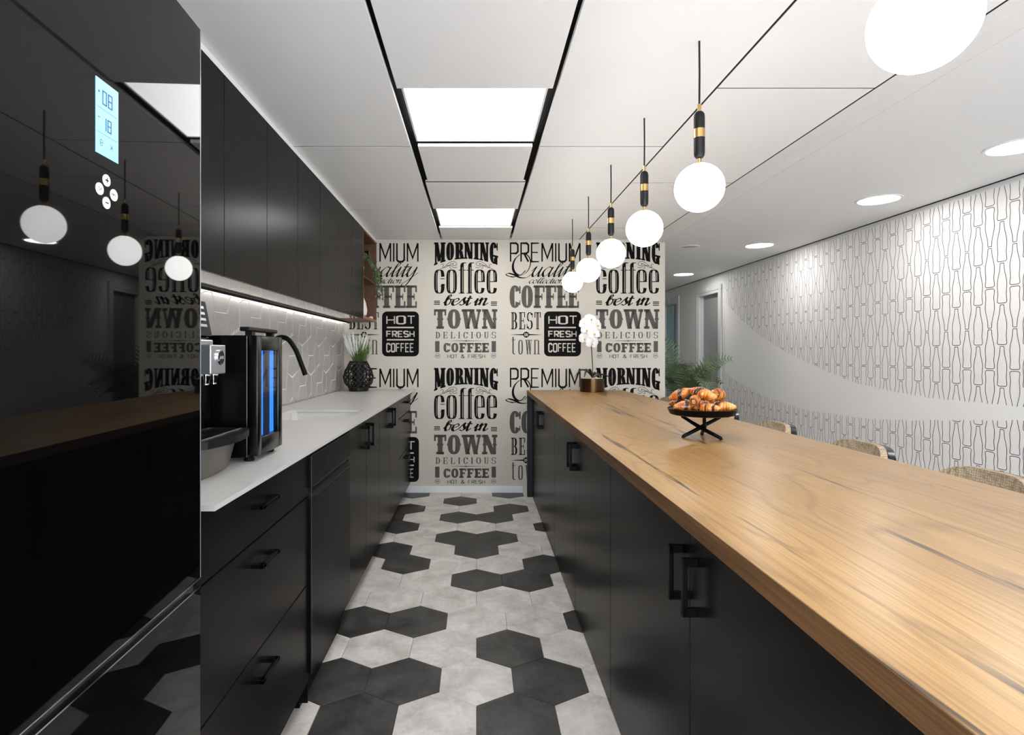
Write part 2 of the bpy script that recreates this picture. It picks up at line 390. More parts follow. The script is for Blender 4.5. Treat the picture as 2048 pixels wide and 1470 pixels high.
XE = 1.64                                                 # free end of the printed wall
wall_far = struct('wall_far', MB().box(WL - 0.1, XE, YF, YF + 0.12, 0, ZC + 0.2), 'wallpaper')
wall_left = struct('wall_left', MB().box(WL - 0.12, WL - 0.012, YB, YF - 0.001, 0, ZC + 0.2), 'grout')
BW0, BW1, BZ0, BZ1 = -0.95, 2.75, 0.12, 2.08            # opening for an unseen window, added to let in daylight fill
wb = MB(); wb.box(WL - 0.12, BW0, YB - 0.1, YB, 0, ZC + 0.2); wb.box(BW1, WR + 0.12, YB - 0.1, YB, 0, ZC + 0.2)
wb.box(BW0, BW1, YB - 0.1, YB, 0, BZ0); wb.box(BW0, BW1, YB - 0.1, YB, BZ1, ZC + 0.2)
wall_back = struct('wall_back', wb, 'wall_white')
wf_ = MB(); nw = 4
for k in range(nw + 1):
    xm = BW0 + (BW1 - BW0) * k / nw; wf_.box(max(BW0, xm - 0.025), min(BW1, xm + 0.025), YB - 0.08, YB - 0.03, BZ0, BZ1)
wf_.box(BW0, BW1, YB - 0.079, YB - 0.031, BZ0, BZ0 + 0.05); wf_.box(BW0, BW1, YB - 0.079, YB - 0.031, BZ1 - 0.05, BZ1)
win = struct('fill_window_1', wf_, 'white_trim')  # added window out of view, brightens the room from behind
for k in range(nw):
    xa = BW0 + (BW1 - BW0) * k / nw + 0.026; xb_ = BW0 + (BW1 - BW0) * (k + 1) / nw - 0.026
    obj('pane', MB().box(xa, xb_, YB - 0.058, YB - 0.052, BZ0 + 0.051, BZ1 - 0.051), 'pane_glass', win)
struct('wall_end', MB().box(1.0, WR + 0.12, YE, YE + 0.1, 0, ZC + 0.2), 'wall_white')
struct('wall_corridor', MB().box(0.9, 0.999, YF + 0.121, YE + 0.1, 0, ZC + 0.2), 'wall_white')
struct('baseboard_far', MB().box(-0.61, 0.40, YF - 0.014, YF - 0.0005, 0.0005, 0.058, 0.002), 'white_trim')

# right wall with two door openings
D1, D2 = (6.86, 7.56), (8.28, 8.98); DT = 2.0
wr = MB()
for y0, y1 in ((YB, D1[0]), (D1[1], D2[0]), (D2[1], YE)): wr.box(WR, WR + 0.14, y0, y1, 0, ZR + 0.1)
for d in (D1, D2): wr.box(WR, WR + 0.14, d[0], d[1], DT, ZR + 0.1)
wall_right = struct('wall_right', wr, 'wall_white')
FILM0, FILM1 = -1.6, 6.72
obj('wall_film', MB().box(WR - 0.0025, WR - 0.0004, FILM0, FILM1, 0.08, ZR - 0.03), 'wall_film', wall_right)
struct('baseboard_right', MB().box(WR - 0.014, WR - 0.003, YB, FILM1, 0.0, 0.075), 'white_trim')
def doorway(n, d, leaf):
    y0, y1 = d
    t = bpy.data.objects.new('door_%d' % n, None); C.objects.link(t); t['kind'] = 'structure'; t.location = (WR, (y0 + y1) / 2, 0)
    t['_l'] = tuple(t.location); t['_r'] = 0.0; TEMP.append(t)
    fr = MB()
    fr.box(WR - 0.012, WR + 0.1, y0, y0 + 0.045, 0, DT - 0.001); fr.box(WR - 0.012, WR + 0.1, y1 - 0.045, y1, 0, DT - 0.001)
    fr.box(WR - 0.012, WR + 0.1, y0 + 0.045, y1 - 0.045, DT - 0.045, DT - 0.001)
    fr.box(WR - 0.018, WR - 0.0125, y0 - 0.05, y0 + 0.01, 0, DT - 0.0105); fr.box(WR - 0.018, WR - 0.0125, y1 - 0.01, y1 + 0.05, 0, DT - 0.0105)
    for a_, b_ in ((y0 - 0.05, y0 - 0.0005), (y1 + 0.0005, y1 + 0.05)): fr.box(WR - 0.0124, WR - 0.0035, a_, b_, 0, DT - 0.0105)
    fr.box(WR - 0.018, WR - 0.0125, y0 - 0.05, y1 + 0.05, DT - 0.01, DT + 0.05); fr.box(WR - 0.0124, WR - 0.0035, y0 - 0.05, y1 + 0.05, DT + 0.0005, DT + 0.05)
    obj('door_frame', fr, 'door_frame', t)
    lf = obj('door_leaf', MB().box(WR + 0.06, WR + 0.1, y0 + 0.046, y1 - 0.046, 0.006, DT - 0.046, 0.002), leaf, t)
    h = MB().tube([(WR + 0.06, y0 + 0.1, 1.02), (WR + 0.015, y0 + 0.1, 1.02), (WR + 0.01, y0 + 0.115, 1.02), (WR + 0.01, y0 + 0.22, 1.02)], 0.009, 8)
    h.lathe([(0.025, WR + 0.052), (0.025, WR + 0.06)], (0, y0 + 0.1, 1.02), 20, True, 'X')
    obj('door_handle', h, 'chrome', t, True)
    sg = MB().box(WR - 0.022, WR - 0.0185, (y0 + y1) / 2 - 0.03, (y0 + y1) / 2 + 0.03, DT + 0.005, DT + 0.04)
    obj('number_plate', sg, 'plastic_white', t)
    return t
doorway(1, D1, 'door_grey')
dg = doorway(2, D2, 'glass_teal')
obj('blind', MB().box(WR + 0.045, WR + 0.058, D2[0] + 0.36, D2[1] - 0.05, 0.05, DT - 0.06), 'curtain_teal', dg)

# suspended ceiling: dark void with separate panels hung below it
ceil = struct('ceiling', MB().box(WL - 0.1, 1.60, YB, YF + 0.1, ZC + 0.055, ZC + 0.08), 'void')
def panel(x0, x1, y0, y1, g=0.0032):
    o = obj('ceiling_panel', MB().box(x0 + g, x1 - g, y0 + g, y1 - g, ZC, ZC + 0.016, 0.0015), 'ceiling_white', ceil); return o
XA, XB, XC_, XD = -0.306, 0.293, 0.895, 1.49
def run(x0, x1, cuts, skip=()):
    for i in range(len(cuts) - 1):
        if i in skip: continue
        panel(x0, x1, max(cuts[i], YB), min(cuts[i + 1], YF))
cutL = [-2.2, -0.87, 0.33, 1.53, 2.725, 3.925, 4.95]
run(WL, XA - 0.006, cutL); run(XB + 0.006, XC_ - 0.001, cutL)
cutR = [-2.2, -1.46, -0.26, 0.94, 2.125, 3.305, 4.485, 4.95]
run(XC_ + 0.001, XD - 0.002, cutR)
cm = [-2.2, -1.42, -0.86, 0.35, 0.93, 2.128, 2.70, 3.29, 3.90, 4.47, 4.95]
LIGHTS = [(2.128, 2.70), (3.90, 4.47), (0.35, 0.93), (-1.42, -0.86)]
for i in range(len(cm) - 1):
    a, b = cm[i], cm[i + 1]
    if (a, b) in LIGHTS: continue
    if a == 2.70: panel(XA + 0.022, XB - 0.022, a + 0.018, b - 0.012)
    elif a == 0.93:
        panel(XA + 0.007, XB - 0.007, a, 1.53); panel(XA + 0.007, XB - 0.007, 1.53, b, 0.001)
    else: panel(XA + 0.007, XB - 0.007, a, b)
def seam(x0, x1, y0, y1): obj('gap_shade_strip', MB().box(x0, x1, y0, y1, ZC + 0.0008, ZC + 0.004), 'void', ceil)  # dark strip painting the shade between ceiling panels
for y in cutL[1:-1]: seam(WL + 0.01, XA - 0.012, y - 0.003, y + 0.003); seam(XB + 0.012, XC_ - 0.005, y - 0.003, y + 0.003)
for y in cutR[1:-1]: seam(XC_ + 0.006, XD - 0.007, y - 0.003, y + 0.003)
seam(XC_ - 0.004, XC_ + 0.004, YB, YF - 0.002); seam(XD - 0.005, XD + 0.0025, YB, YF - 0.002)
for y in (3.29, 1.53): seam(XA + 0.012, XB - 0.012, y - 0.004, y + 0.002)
LBL = ['square recessed light panel beside the wall cabinets over the sink', 'square recessed light panel nearest the lettered end wall',
       'square recessed light panel above the fridge end of the aisle', 'square recessed light panel near the back wall']
for (a, b), lb in zip(LIGHTS, LBL):
    t = thing('ceiling_light', lb, 'ceiling light', ((XA + XB) / 2, (a + b) / 2, ZC + 0.012), group='square light panels in the ceiling channel')
    x0, x1 = XA + 0.03, XB - 0.03
    fr = MB()
    fr.box(x0 - 0.008, x0, a + 0.004, b - 0.01, ZC + 0.012, ZC + 0.04); fr.box(x1, x1 + 0.008, a + 0.004, b - 0.01, ZC + 0.012, ZC + 0.04)
    fr.box(x0, x1, a + 0.004, a + 0.009, ZC + 0.012, ZC + 0.04); fr.box(x0, x1, b - 0.018, b - 0.01, ZC + 0.012, ZC + 0.04)
    obj('frame', fr, 'white_trim', t)
    obj('diffuser', MB().box(x0, x1, a + 0.009, b - 0.018, ZC + 0.016, ZC + 0.024), 'led_panel', t)
# bulkhead: flat strip, sloping face, lower plaster ceiling
st = MB(); zs = ZC
st.prism([(XD + 0.003, zs), (1.565, zs), (1.612, ZR - 0.004), (1.618, ZR - 0.004), (1.618, zs + 0.05), (XD + 0.003, zs + 0.05)], lambda a, b, d: (a, d, b), YB, YF - 0.0005)
struct('trim_1', st, 'gypsum')
st = MB().box(1.624, WR - 0.012, YB, YE, ZR, ZR + 0.03); st.box(0.95, 1.6238, YF + 0.121, YE, ZR, ZR + 0.03); struct('ceiling_plaster', st, 'gypsum')
struct('bulkhead_gap_shade', MB().box(1.6185, 1.6236, YB, YF - 0.001, ZR - 0.001, ZR + 0.02), 'void')  # dark strip standing in for shade in the gap beside the bulkhead
struct('wall_gap_shade', MB().box(WR - 0.0115, WR - 0.001, YB, YE, ZR - 0.004, ZR + 0.02), 'void')  # dark strip painted as the shadow gap along the wall top
cv_ = MB().box(1.6, WR + 0.1, YB, YE, ZR + 0.04, ZR + 0.06); cv_.box(0.9, 1.6, YF + 0.11, YE, ZR + 0.04, ZR + 0.06); struct('ceiling_cover', cv_, 'void')
struct('trim_3', MB().box(WL + 0.001, -0.875, 1.16, YF - 0.001, 2.1735, ZC - 0.0005), 'ceiling_white')

# ------------------------------------------------------------------ kitchen tile wall (pentagon tiling)
TY0, TZ0, TP, TB = 4.163, 1.396, 0.2, 0.128
TYR, TZR = (1.16, YF - 0.002), (0.9015, 1.479)
XT = WL - 0.012
def tile(poly, tilt):
    """poly in (y, z); tilt = (base height, d/dy, d/dz) of the sloping face"""
    cy = sum(p[0] for p in poly) / len(poly); cz = sum(p[1] for p in poly) / len(poly)
    q = poly
    for ax, v, less in ((0, TYR[0], False), (0, TYR[1], True), (1, TZR[0], False), (1, TZR[1], True)):
        q = clip(q, ax, v, less)
        if len(q) < 3: return
    ys = [p[0] for p in q]; zz = [p[1] for p in q]
    if max(ys) - min(ys) < 0.01 or max(zz) - min(zz) < 0.01: return
    qy = sum(ys) / len(q); qz = sum(zz) / len(q); n = len(q)
    sh = lambda p, d: ((p[0] - qy) * (1 - d / max(0.02, math.hypot(p[0] - qy, p[1] - qz))) + qy, (p[1] - qz) * (1 - d / max(0.02, math.hypot(p[0] - qy, p[1] - qz))) + qz)
    hgt = lambda p: XT + 0.008 + tilt[0] + tilt[1] * (p[0] - cy) + tilt[2] * (p[1] - cz)
    a = [sh(p, 0.0032) for p in q]; b = [sh(p, 0.0065) for p in q]
    vs = [(XT, *p) for p in a] + [(hgt(p) - 0.003, *p) for p in a] + [(hgt(p), *p) for p in b]
    fs = [(i, (i + 1) % n, n + (i + 1) % n, n + i) for i in range(n)] + [(n + i, n + (i + 1) % n, 2 * n + (i + 1) % n, 2 * n + i) for i in range(n)] + [tuple(range(2 * n, 3 * n))]
    obj('tile', MB().add(vs, fs), 'tile_white', wall_left)
hb = TB / 2
obj('grout_bed', MB().box(XT, XT + 0.0075, TYR[0], TYR[1], TZR[0], TZR[1]), 'grout', wall_left)
for i in range(-17, 6):
    for j in range(-4, 3):
        y, z = TY0 + i * TP, TZ0 + j * TP
        if (i + j) % 2 == 0:
            tile([(y - hb, z), (y + hb, z), (y + 0.1, z + 0.1), (y, z + TP - hb), (y - 0.1, z + 0.1)], (0.005, 0, 0.035))
            tile([(y - hb, z), (y - 0.1, z - 0.1), (y, z - TP + hb), (y + 0.1, z - 0.1), (y + hb, z)], (0.005, 0, 0.06))
        else:
            tile([(y, z - hb), (y, z + hb), (y + 0.1, z + 0.1), (y + TP - hb, z), (y + 0.1, z - 0.1)], (0.0045, 0.03, 0.0))
            tile([(y, z - hb), (y - 0.1, z - 0.1), (y - TP + hb, z), (y - 0.1, z + 0.1), (y, z + hb)], (0.0045, -0.03, 0.0))

# ------------------------------------------------------------------ lettering engine (flat print on the far wall)
def ribbon(pts, wf, closed=False):
    """quads along a 2-D path; wf(direction) gives the half width"""
    P = [Vector((p[0], p[1])) for p in pts]; n = len(P); L = []; R = []
    for i in range(n):
        a = P[i] - P[i - 1] if (i > 0 or closed) else P[1] - P[0]
        b = P[(i + 1) % n] - P[i] if (i < n - 1 or closed) else P[-1] - P[-2]
        if a.length < 1e-9: a = b
        if b.length < 1e-9: b = a
        a = a.normalized(); b = b.normalized(); t = a + b
        t = b if t.length < 0.2 else t.normalized()
        nn = Vector((-t.y, t.x)); k = 1 / max(0.5, nn.dot(Vector((-b.y, b.x))))
        ha, hb_ = wf(a), wf(b); w = max(ha, hb_) if k > 1.05 else (ha + hb_) / 2
        L.append(P[i] + nn * w * k); R.append(P[i] - nn * w * k)
    m = n if closed else n - 1
    return [[tuple(L[i]), tuple(L[(i + 1) % n]), tuple(R[(i + 1) % n]), tuple(R[i])] for i in range(m)]
def rect(x0, x1, y0, y1): return [(x0, y0), (x1, y0), (x1, y1), (x0, y1)]
def ring(x0, x1, y0, y1, s, h, a0=0, a1=360, n=32, e=2.4):
    cx, cy, rx, ry = (x0 + x1) / 2, (y0 + y1) / 2, (x1 - x0) / 2, (y1 - y0) / 2; out = []
    def pt(a, rx, ry):
        c, s_ = math.cos(a), math.sin(a); q = 2 / e
        return (cx + rx * math.copysign(abs(c) ** q, c), cy + ry * math.copysign(abs(s_) ** q, s_))
    for i in range(n):
        t0 = math.radians(a0 + (a1 - a0) * i / n); t1 = math.radians(a0 + (a1 - a0) * (i + 1) / n)
        out.append([pt(t0, rx, ry), pt(t1, rx, ry), pt(t1, max(rx - s, 0.005), ry - h), pt(t0, max(rx - s, 0.005), ry - h)])
    return out
def slab(ch, s=0.26, h=0.09, spur=False):
    """fat slab-serif capital: (polygons, width), height 1"""
    o = []; A = lambda *p: o.append(rect(*p))
    w = {'M': 0.95, 'W': 0.98, 'I': s + 0.14, 'N': 0.78, 'O': 0.68, 'G': 0.68, 'C': 0.64, 'R': 0.72}.get(ch, 0.62)
    l = 0.07; e = 0.09
    def stem(x, y0=0, y1=1, sw=None, bot=True, top=True):
        sw = sw or s; A(x, x + sw, y0, y1)
        if bot: A(x - l, x + sw + l, y0, y0 + h)
        if top: A(x - l, x + sw + l, y1 - h, y1)
        if spur:
            m = (y0 + y1) / 2; o.append([(x - 0.05, m), (x, m - 0.07), (x, m + 0.07)]); o.append([(x + sw, m - 0.07), (x + sw + 0.05, m), (x + sw, m + 0.07)])
    def dg(x0, x1, y0, y1, sw): o.append([(x0, y0), (x0 + sw, y0), (x1 + sw, y1), (x1, y1)])
    if ch in 'EFL':
        stem(l); A(0, w, 0, h) if ch in 'EL' else None
        if ch in 'EF':
            A(0, w, 1 - h, 1); A(w - e, w, 0.7, 1); A(l, w * 0.8, 0.5 - h / 2, 0.5 + h / 2); A(w * 0.8 - e * 0.6, w * 0.8, 0.36, 0.64)
        if ch in 'EL': A(w - e, w, 0, 0.3)
    elif ch == 'T': stem((w - s) / 2, top=False); A(0, w, 1 - h, 1); A(0, e, 0.68, 1); A(w - e, w, 0.68, 1)
    elif ch == 'I': stem(l)
    elif ch == 'H': stem(l); stem(w - l - s); A(l, w - l, 0.5 - h / 2, 0.5 + h / 2)
    elif ch == 'U': 
        A(l, l + s, 0.25, 1); A(0, 2 * l + s, 1 - h, 1); A(w - l - s * 0.6, w - l, 0.25, 1); A(w - 2 * l - s * 0.6, w, 1 - h, 1)
        o.extend(ring(l, w - l, 0, 0.5, s * 0.8, h, 180, 360, 16))
    elif ch == 'N': stem(l, sw=s * 0.55); stem(w - l - s * 0.55, sw=s * 0.55, bot=False); dg(w - l - s * 1.05, l - 0.02, 0, 1, s)
    elif ch == 'M':
        stem(l, sw=s * 0.5, top=False); stem(w - l - s, sw=s, top=False); A(0, 0.2, 1 - h, 1); A(w - 2 * l - s * 0.9, w, 1 - h, 1)
        m = w * 0.42; dg(m - s * 0.35, l * 0.9, 0.1, 1, s * 0.95); dg(m + 0.02, w - l - s * 0.8, 0.1, 1, s * 0.38)
    elif ch == 'W':
        m = w / 2; dg(w * 0.2, 0.03, 0, 1, s * 0.9); dg(w * 0.24, m - 0.05, 0, 1, s * 0.5); dg(w * 0.62, m - 0.1, 0, 1, s * 0.9); dg(w * 0.68, w - 0.13, 0, 1, s * 0.45)
        A(0, 0.36, 1 - h, 1); A(m - 0.16, m + 0.16, 1 - h, 1); A(w - 0.24, w, 1 - h, 1)
    elif ch == 'O':
        o.extend(ring(0.02, w - 0.02, 0, 1, s, h))
        if spur: o.append([(-0.03, 0.5), (0.03, 0.42), (0.03, 0.58)]); o.append([(w + 0.03, 0.5), (w - 0.03, 0.42), (w - 0.03, 0.58)])
    elif ch in 'CG':
        o.extend(ring(0.02, w - 0.02, 0, 1, s, h, 28, 332)); A(w - e, w, 0.64, 0.97)
        if ch == 'G': A(w - s * 0.85, w - 0.02, 0.02, 0.42); A(w - s * 1.2, w + 0.04, 0.42 - h, 0.42)
        else: A(w - e * 0.8, w - 0.02, 0.12, 0.34)
    elif ch == 'D': stem(l); o.extend(ring(-w * 0.5, w, 0, 1, s, h, -90, 90, 20)); A(l, w * 0.35, 0, h); A(l, w * 0.35, 1 - h, 1)
    elif ch in 'BPR':
        stem(l); o.extend(ring(w * 0.1, w - 0.04, 0.46, 1, s * 0.9, h, -90, 90, 16)); A(l, w * 0.5, 1 - h, 1); A(l, w * 0.5, 0.46, 0.46 + h)
        if ch == 'B': o.extend(ring(w * 0.1, w, 0, 0.46 + h, s * 0.9, h, -90, 90, 16)); A(l, w * 0.5, 0, h)
        if ch == 'R': dg(w * 0.66, w * 0.48, 0, 0.48, s * 0.95); A(w * 0.6, w + 0.03, 0, h)
    elif ch == 'S':
        o.extend(ring(0.02, w - 0.02, 0.46, 1, s * 0.8, h, 20, 265, 20)); o.extend(ring(0.02, w - 0.02, 0, 0.54, s * 0.8, h, -160, 85, 20))
        A(w - e * 0.8, w - 0.02, 0.68, 0.95); A(0.02, e * 0.8, 0.05, 0.32)
    elif ch == '.': w = 0.22; o.append([(w / 2 - 0.06, 0.5), (w / 2, 0.44), (w / 2 + 0.06, 0.5), (w / 2, 0.56)])
    return o, w
def square(ch, tv=0.05, th=0.04):
    """wide-set technical capital drawn with an even pen"""
    w = {'M': 0.6, 'I': 0.0, 'O': 0.46, 'H': 0.44, '&': 0.55, ' ': 0.3}.get(ch, 0.42); c = 0.1
    S_ = {'P': [[(0, 0), (0, 1), (w - c, 1), (w, 1 - c), (w, 0.45 + c), (w - c, 0.45), (0, 0.45)]],
          'E': [[(w, 1), (0, 1), (0, 0), (w, 0)], [(0, 0.5), (w * 0.85, 0.5)]], 'F': [[(w, 1), (0, 1), (0, 0)], [(0, 0.52), (w * 0.85, 0.52)]],
          'M': [[(0, 0), (0, 1)], [(0, 1), (w / 2, 0.2), (w, 1)], [(w, 1), (w, 0)]], 'I': [[(0, 0), (0, 1)]],
          'U': [[(0, 1), (0, c), (c, 0), (w - c, 0), (w, c), (w, 1)]], 'H': [[(0, 0), (0, 1)], [(w, 0), (w, 1)], [(0, 0.5), (w, 0.5)]],
          'O': [[(c, 1), (w - c, 1), (w, 1 - c), (w, c), (w - c, 0), (c, 0), (0, c), (0, 1 - c), (c, 1)]], 'T': [[(0, 1), (w, 1)], [(w / 2, 1), (w / 2, 0)]],
          'C': [[(w, 0.78), (w, 1 - c), (w - c, 1), (c, 1), (0, 1 - c), (0, c), (c, 0), (w - c, 0), (w, c), (w, 0.22)]],
          'S': [[(w, 0.85), (w - c, 1), (c, 1), (0, 1 - c), (0, 0.6), (c, 0.52), (w - c, 0.48), (w, 0.4), (w, c), (w - c, 0), (c, 0), (0, 0.15)]],
          '&': [[(w, 0), (0.1, 0.75), (0.12, 0.92), (0.22, 1), (0.34, 0.92), (0.34, 0.75), (0.05, 0.4), (0.0, 0.15), (0.12, 0), (0.3, 0), (w, 0.45)]]}
    S_['R'] = [S_['P'][0], [(w * 0.4, 0.45), (w, 0)]]; S_[' '] = []
    wf = lambda d: tv * abs(d.y) + th * abs(d.x)
    o = []
    for st_ in S_[ch]: o.extend(ribbon([(x + tv, th + y * (1 - 2 * th)) for x, y in st_], wf))
    return o, w + 2 * tv
SCRIPT = {'a': ([[(.8, .82), (.5, 1), (.15, .75), (.05, .35), (.25, .02), (.5, .1), (.72, .5), (.85, 1)], [(.85, 1), (.75, .4), (.8, .05), (.95, .03), (1.2, .35)]], 1.12),
          'l': ([[(-.1, .25), (.3, .95), (.55, 1.7), (.45, 2), (.3, 1.7), (.2, .8), (.2, .15), (.35, 0), (.65, .35)]], .55),
          'i': ([[(-.1, .35), (.2, 1)], [(.2, 1), (.15, .3), (.25, 0), (.58, .35)], [(.27, 1.45), (.31, 1.55)]], .5),
          't': ([[(-.1, .3), (.3, 1.1)], [(.3, 1.75), (.2, .4), (.3, 0), (.62, .35)], [(0, 1), (.6, 1.04)]], .55),
          'u': ([[(-.1, .55), (.18, 1), (.1, .3), (.3, 0), (.55, .2), (.82, 1)], [(.82, 1), (.75, .25), (.9, 0), (1.2, .35)]], 1.1),
          'y': ([[(-.1, .55), (.18, 1), (.1, .3), (.3, 0), (.55, .2), (.82, 1)], [(.82, 1), (.75, 0), (.5, -.9), (.15, -1.05), (.05, -.8), (.5, -.35), (1.2, .4)]], 1.1),
          'c': ([[(.75, .8), (.55, 1), (.2, .8), (.05, .4), (.25, .02), (.55, .05), (.92, .4)]], .82),
          'o': ([[(.5, 1), (.1, .7), (.1, .2), (.4, 0), (.75, .3), (.75, .75), (.5, 1), (.72, .82), (1.05, .9)]], .95),
          'e': ([[(.05, .4), (.5, .55), (.7, .8), (.5, 1), (.15, .75), (.08, .3), (.3, 0), (.6, .08), (.95, .45)]], .85),
          'n': ([[(-.1, .6), (.12, 1), (.1, 0)], [(.1, .5), (.4, .95), (.65, .88), (.6, .2), (.75, 0), (1.05, .35)]], 1.0),
          's': ([[(-.05, .25), (.42, 1.1), (.45, .75), (.62, .3), (.4, 0), (.1, .12)], [(.4, 0), (.85, .35)]], .75),
          'b': ([[(-.1, .3), (.3, 1.1), (.5, 1.8), (.35, 2), (.2, 1.6), (.12, .4), (.3, 0), (.6, .2), (.65, .7), (.4, .95), (.18, .7)], [(.6, .8), (.95, .85)]], .85),
          'j': ([[(.3, 1), (.25, 0), (.1, -.7), (-.25, -.8), (-.2, -.5), (.6, .3)], [(.36, 1.45), (.4, 1.6)]], .6),
          'r': ([[(-.1, .4), (.2, 1.1), (.55, .9), (.45, .2), (.6, 0), (.85, .35)]], .75),
          'Q': ([[(0.67, 2.265), (0.313, 1.892), (0.153, 1.348), (0.234, 0.777), (0.534, 0.333), (0.972, 0.134), (1.43, 0.235), (1.787, 0.608), (1.947, 1.152), (1.866, 1.723), (1.566, 2.167), (1.128, 2.366), (0.67, 2.265), (0.313, 1.892)],
                 [(1.55, .62), (1.15, .2), (.5, -.05), (-.1, .02), (-.42, .2), (-.15, .32), (.45, .16), (1.1, -.12), (1.75, -.12), (2.2, .2)]], 2.15), ' ': ([], .5)}
def script(text, thick, thin, slant=0.45, asc=0.5):
    o = []; x = 0; nib = Vector((math.cos(math.radians(25)), math.sin(math.radians(25))))
    for ch in text:
        st_, w = SCRIPT[ch]
        for s_ in st_:
            p = spline(s_, 7); k_ = 1.0 if ch == 'Q' else asc
            p = [(q.x, 1 + (q.y - 1) * k_ if q.y > 1 else q.y) for q in p]; sl = slant * (0.35 if ch == 'Q' else 1.0); p = [(x + a + b * sl, b) for a, b in p]
            o.extend(ribbon(p, lambda d: thin + thick * abs(d.x * nib.y - d.y * nib.x) ** 1.5 * (1.0 if d.y < 0.2 else 0.35)))
        x += w
    return o, x
def inline(ch):
    """tall condensed lower-case letter: (dark polygons, pale inline polygons, width)"""
    o = []; q = []; s, h = 0.125, 0.04; w = 0.38
    def il(x): q.append(rect(x, x + 0.012, 0.12, 0.88))
    if ch == 'o': o += ring(0, w, 0, 1, s, h, e=3.6); il(s * 0.62); il(w - s * 0.75)
    elif ch == 'c': o += ring(0, w, 0, 1, s, h, 12, 348, e=3.6); o.append(rect(w - s - 0.03, w, 0.6, 0.63)); o.append(rect(w - s - 0.03, w, 0.3, 0.33)); o.append(rect(w - s, w, 0.3, 0.4)); il(s * 0.62)
    elif ch == 'e': o += ring(0, w, 0, 1, s, h, 0, 340, e=3.6); o.append(rect(s * 0.8, w, 0.48, 0.515)); il(s * 0.62); q.append(rect(w - s * 0.75, w - s * 0.6, 0.54, 0.88))
    elif ch == 'f':
        w = 0.22; o.append(rect(0.06, 0.06 + s, 0, 1.16)); o += ring(0.06, 0.34, 0.98, 1.3, s, h, 90, 180, 10); o.append(rect(0.2, 0.27, 1.265, 1.3)); o.append(rect(0.0, 0.26, 0.96, 0.99)); o.append(rect(0.0, 0.22, 0, 0.03)); q.append(rect(0.06 + s * 0.6, 0.075 + s * 0.6, 0.06, 1.1))
    return o, q, w
def fit(polys, total, box, y0=0.0, y1=1.0, warp=None):
    """scale polygons to a pixel box (x0, ytop, x1, ybottom) on the far wall -> wall coordinates"""
    bx0, by0, bx1, by1 = box; out = []
    for p in polys:
        r = []
        for x, y in p:
            u = x / total; v = (y - y0) / (y1 - y0)
            yb = by1 if warp is None else by1 - warp(u)
            r.append((bx0 + u * (bx1 - bx0), yb + (by0 - yb) * v))
        out.append(r)
    return out
def word(text, fn, gap):
    o = []; x = 0
    for ch in text:
        p, w = fn(ch); o += [[(a + x, b) for a, b in q] for q in p]; x += w + gap
    return o, x - gap
PRINT = []                                                # (name, px polygons, material, layer)
def pr(name, polys, m, layer=1): PRINT.append((name, polys, m, layer))
def B(x0, y0, x1, y1, s=4.594, ox=690, oy=470): return (ox + x0 / s, oy + y0 / s, ox + x1 / s, oy + y1 / s)
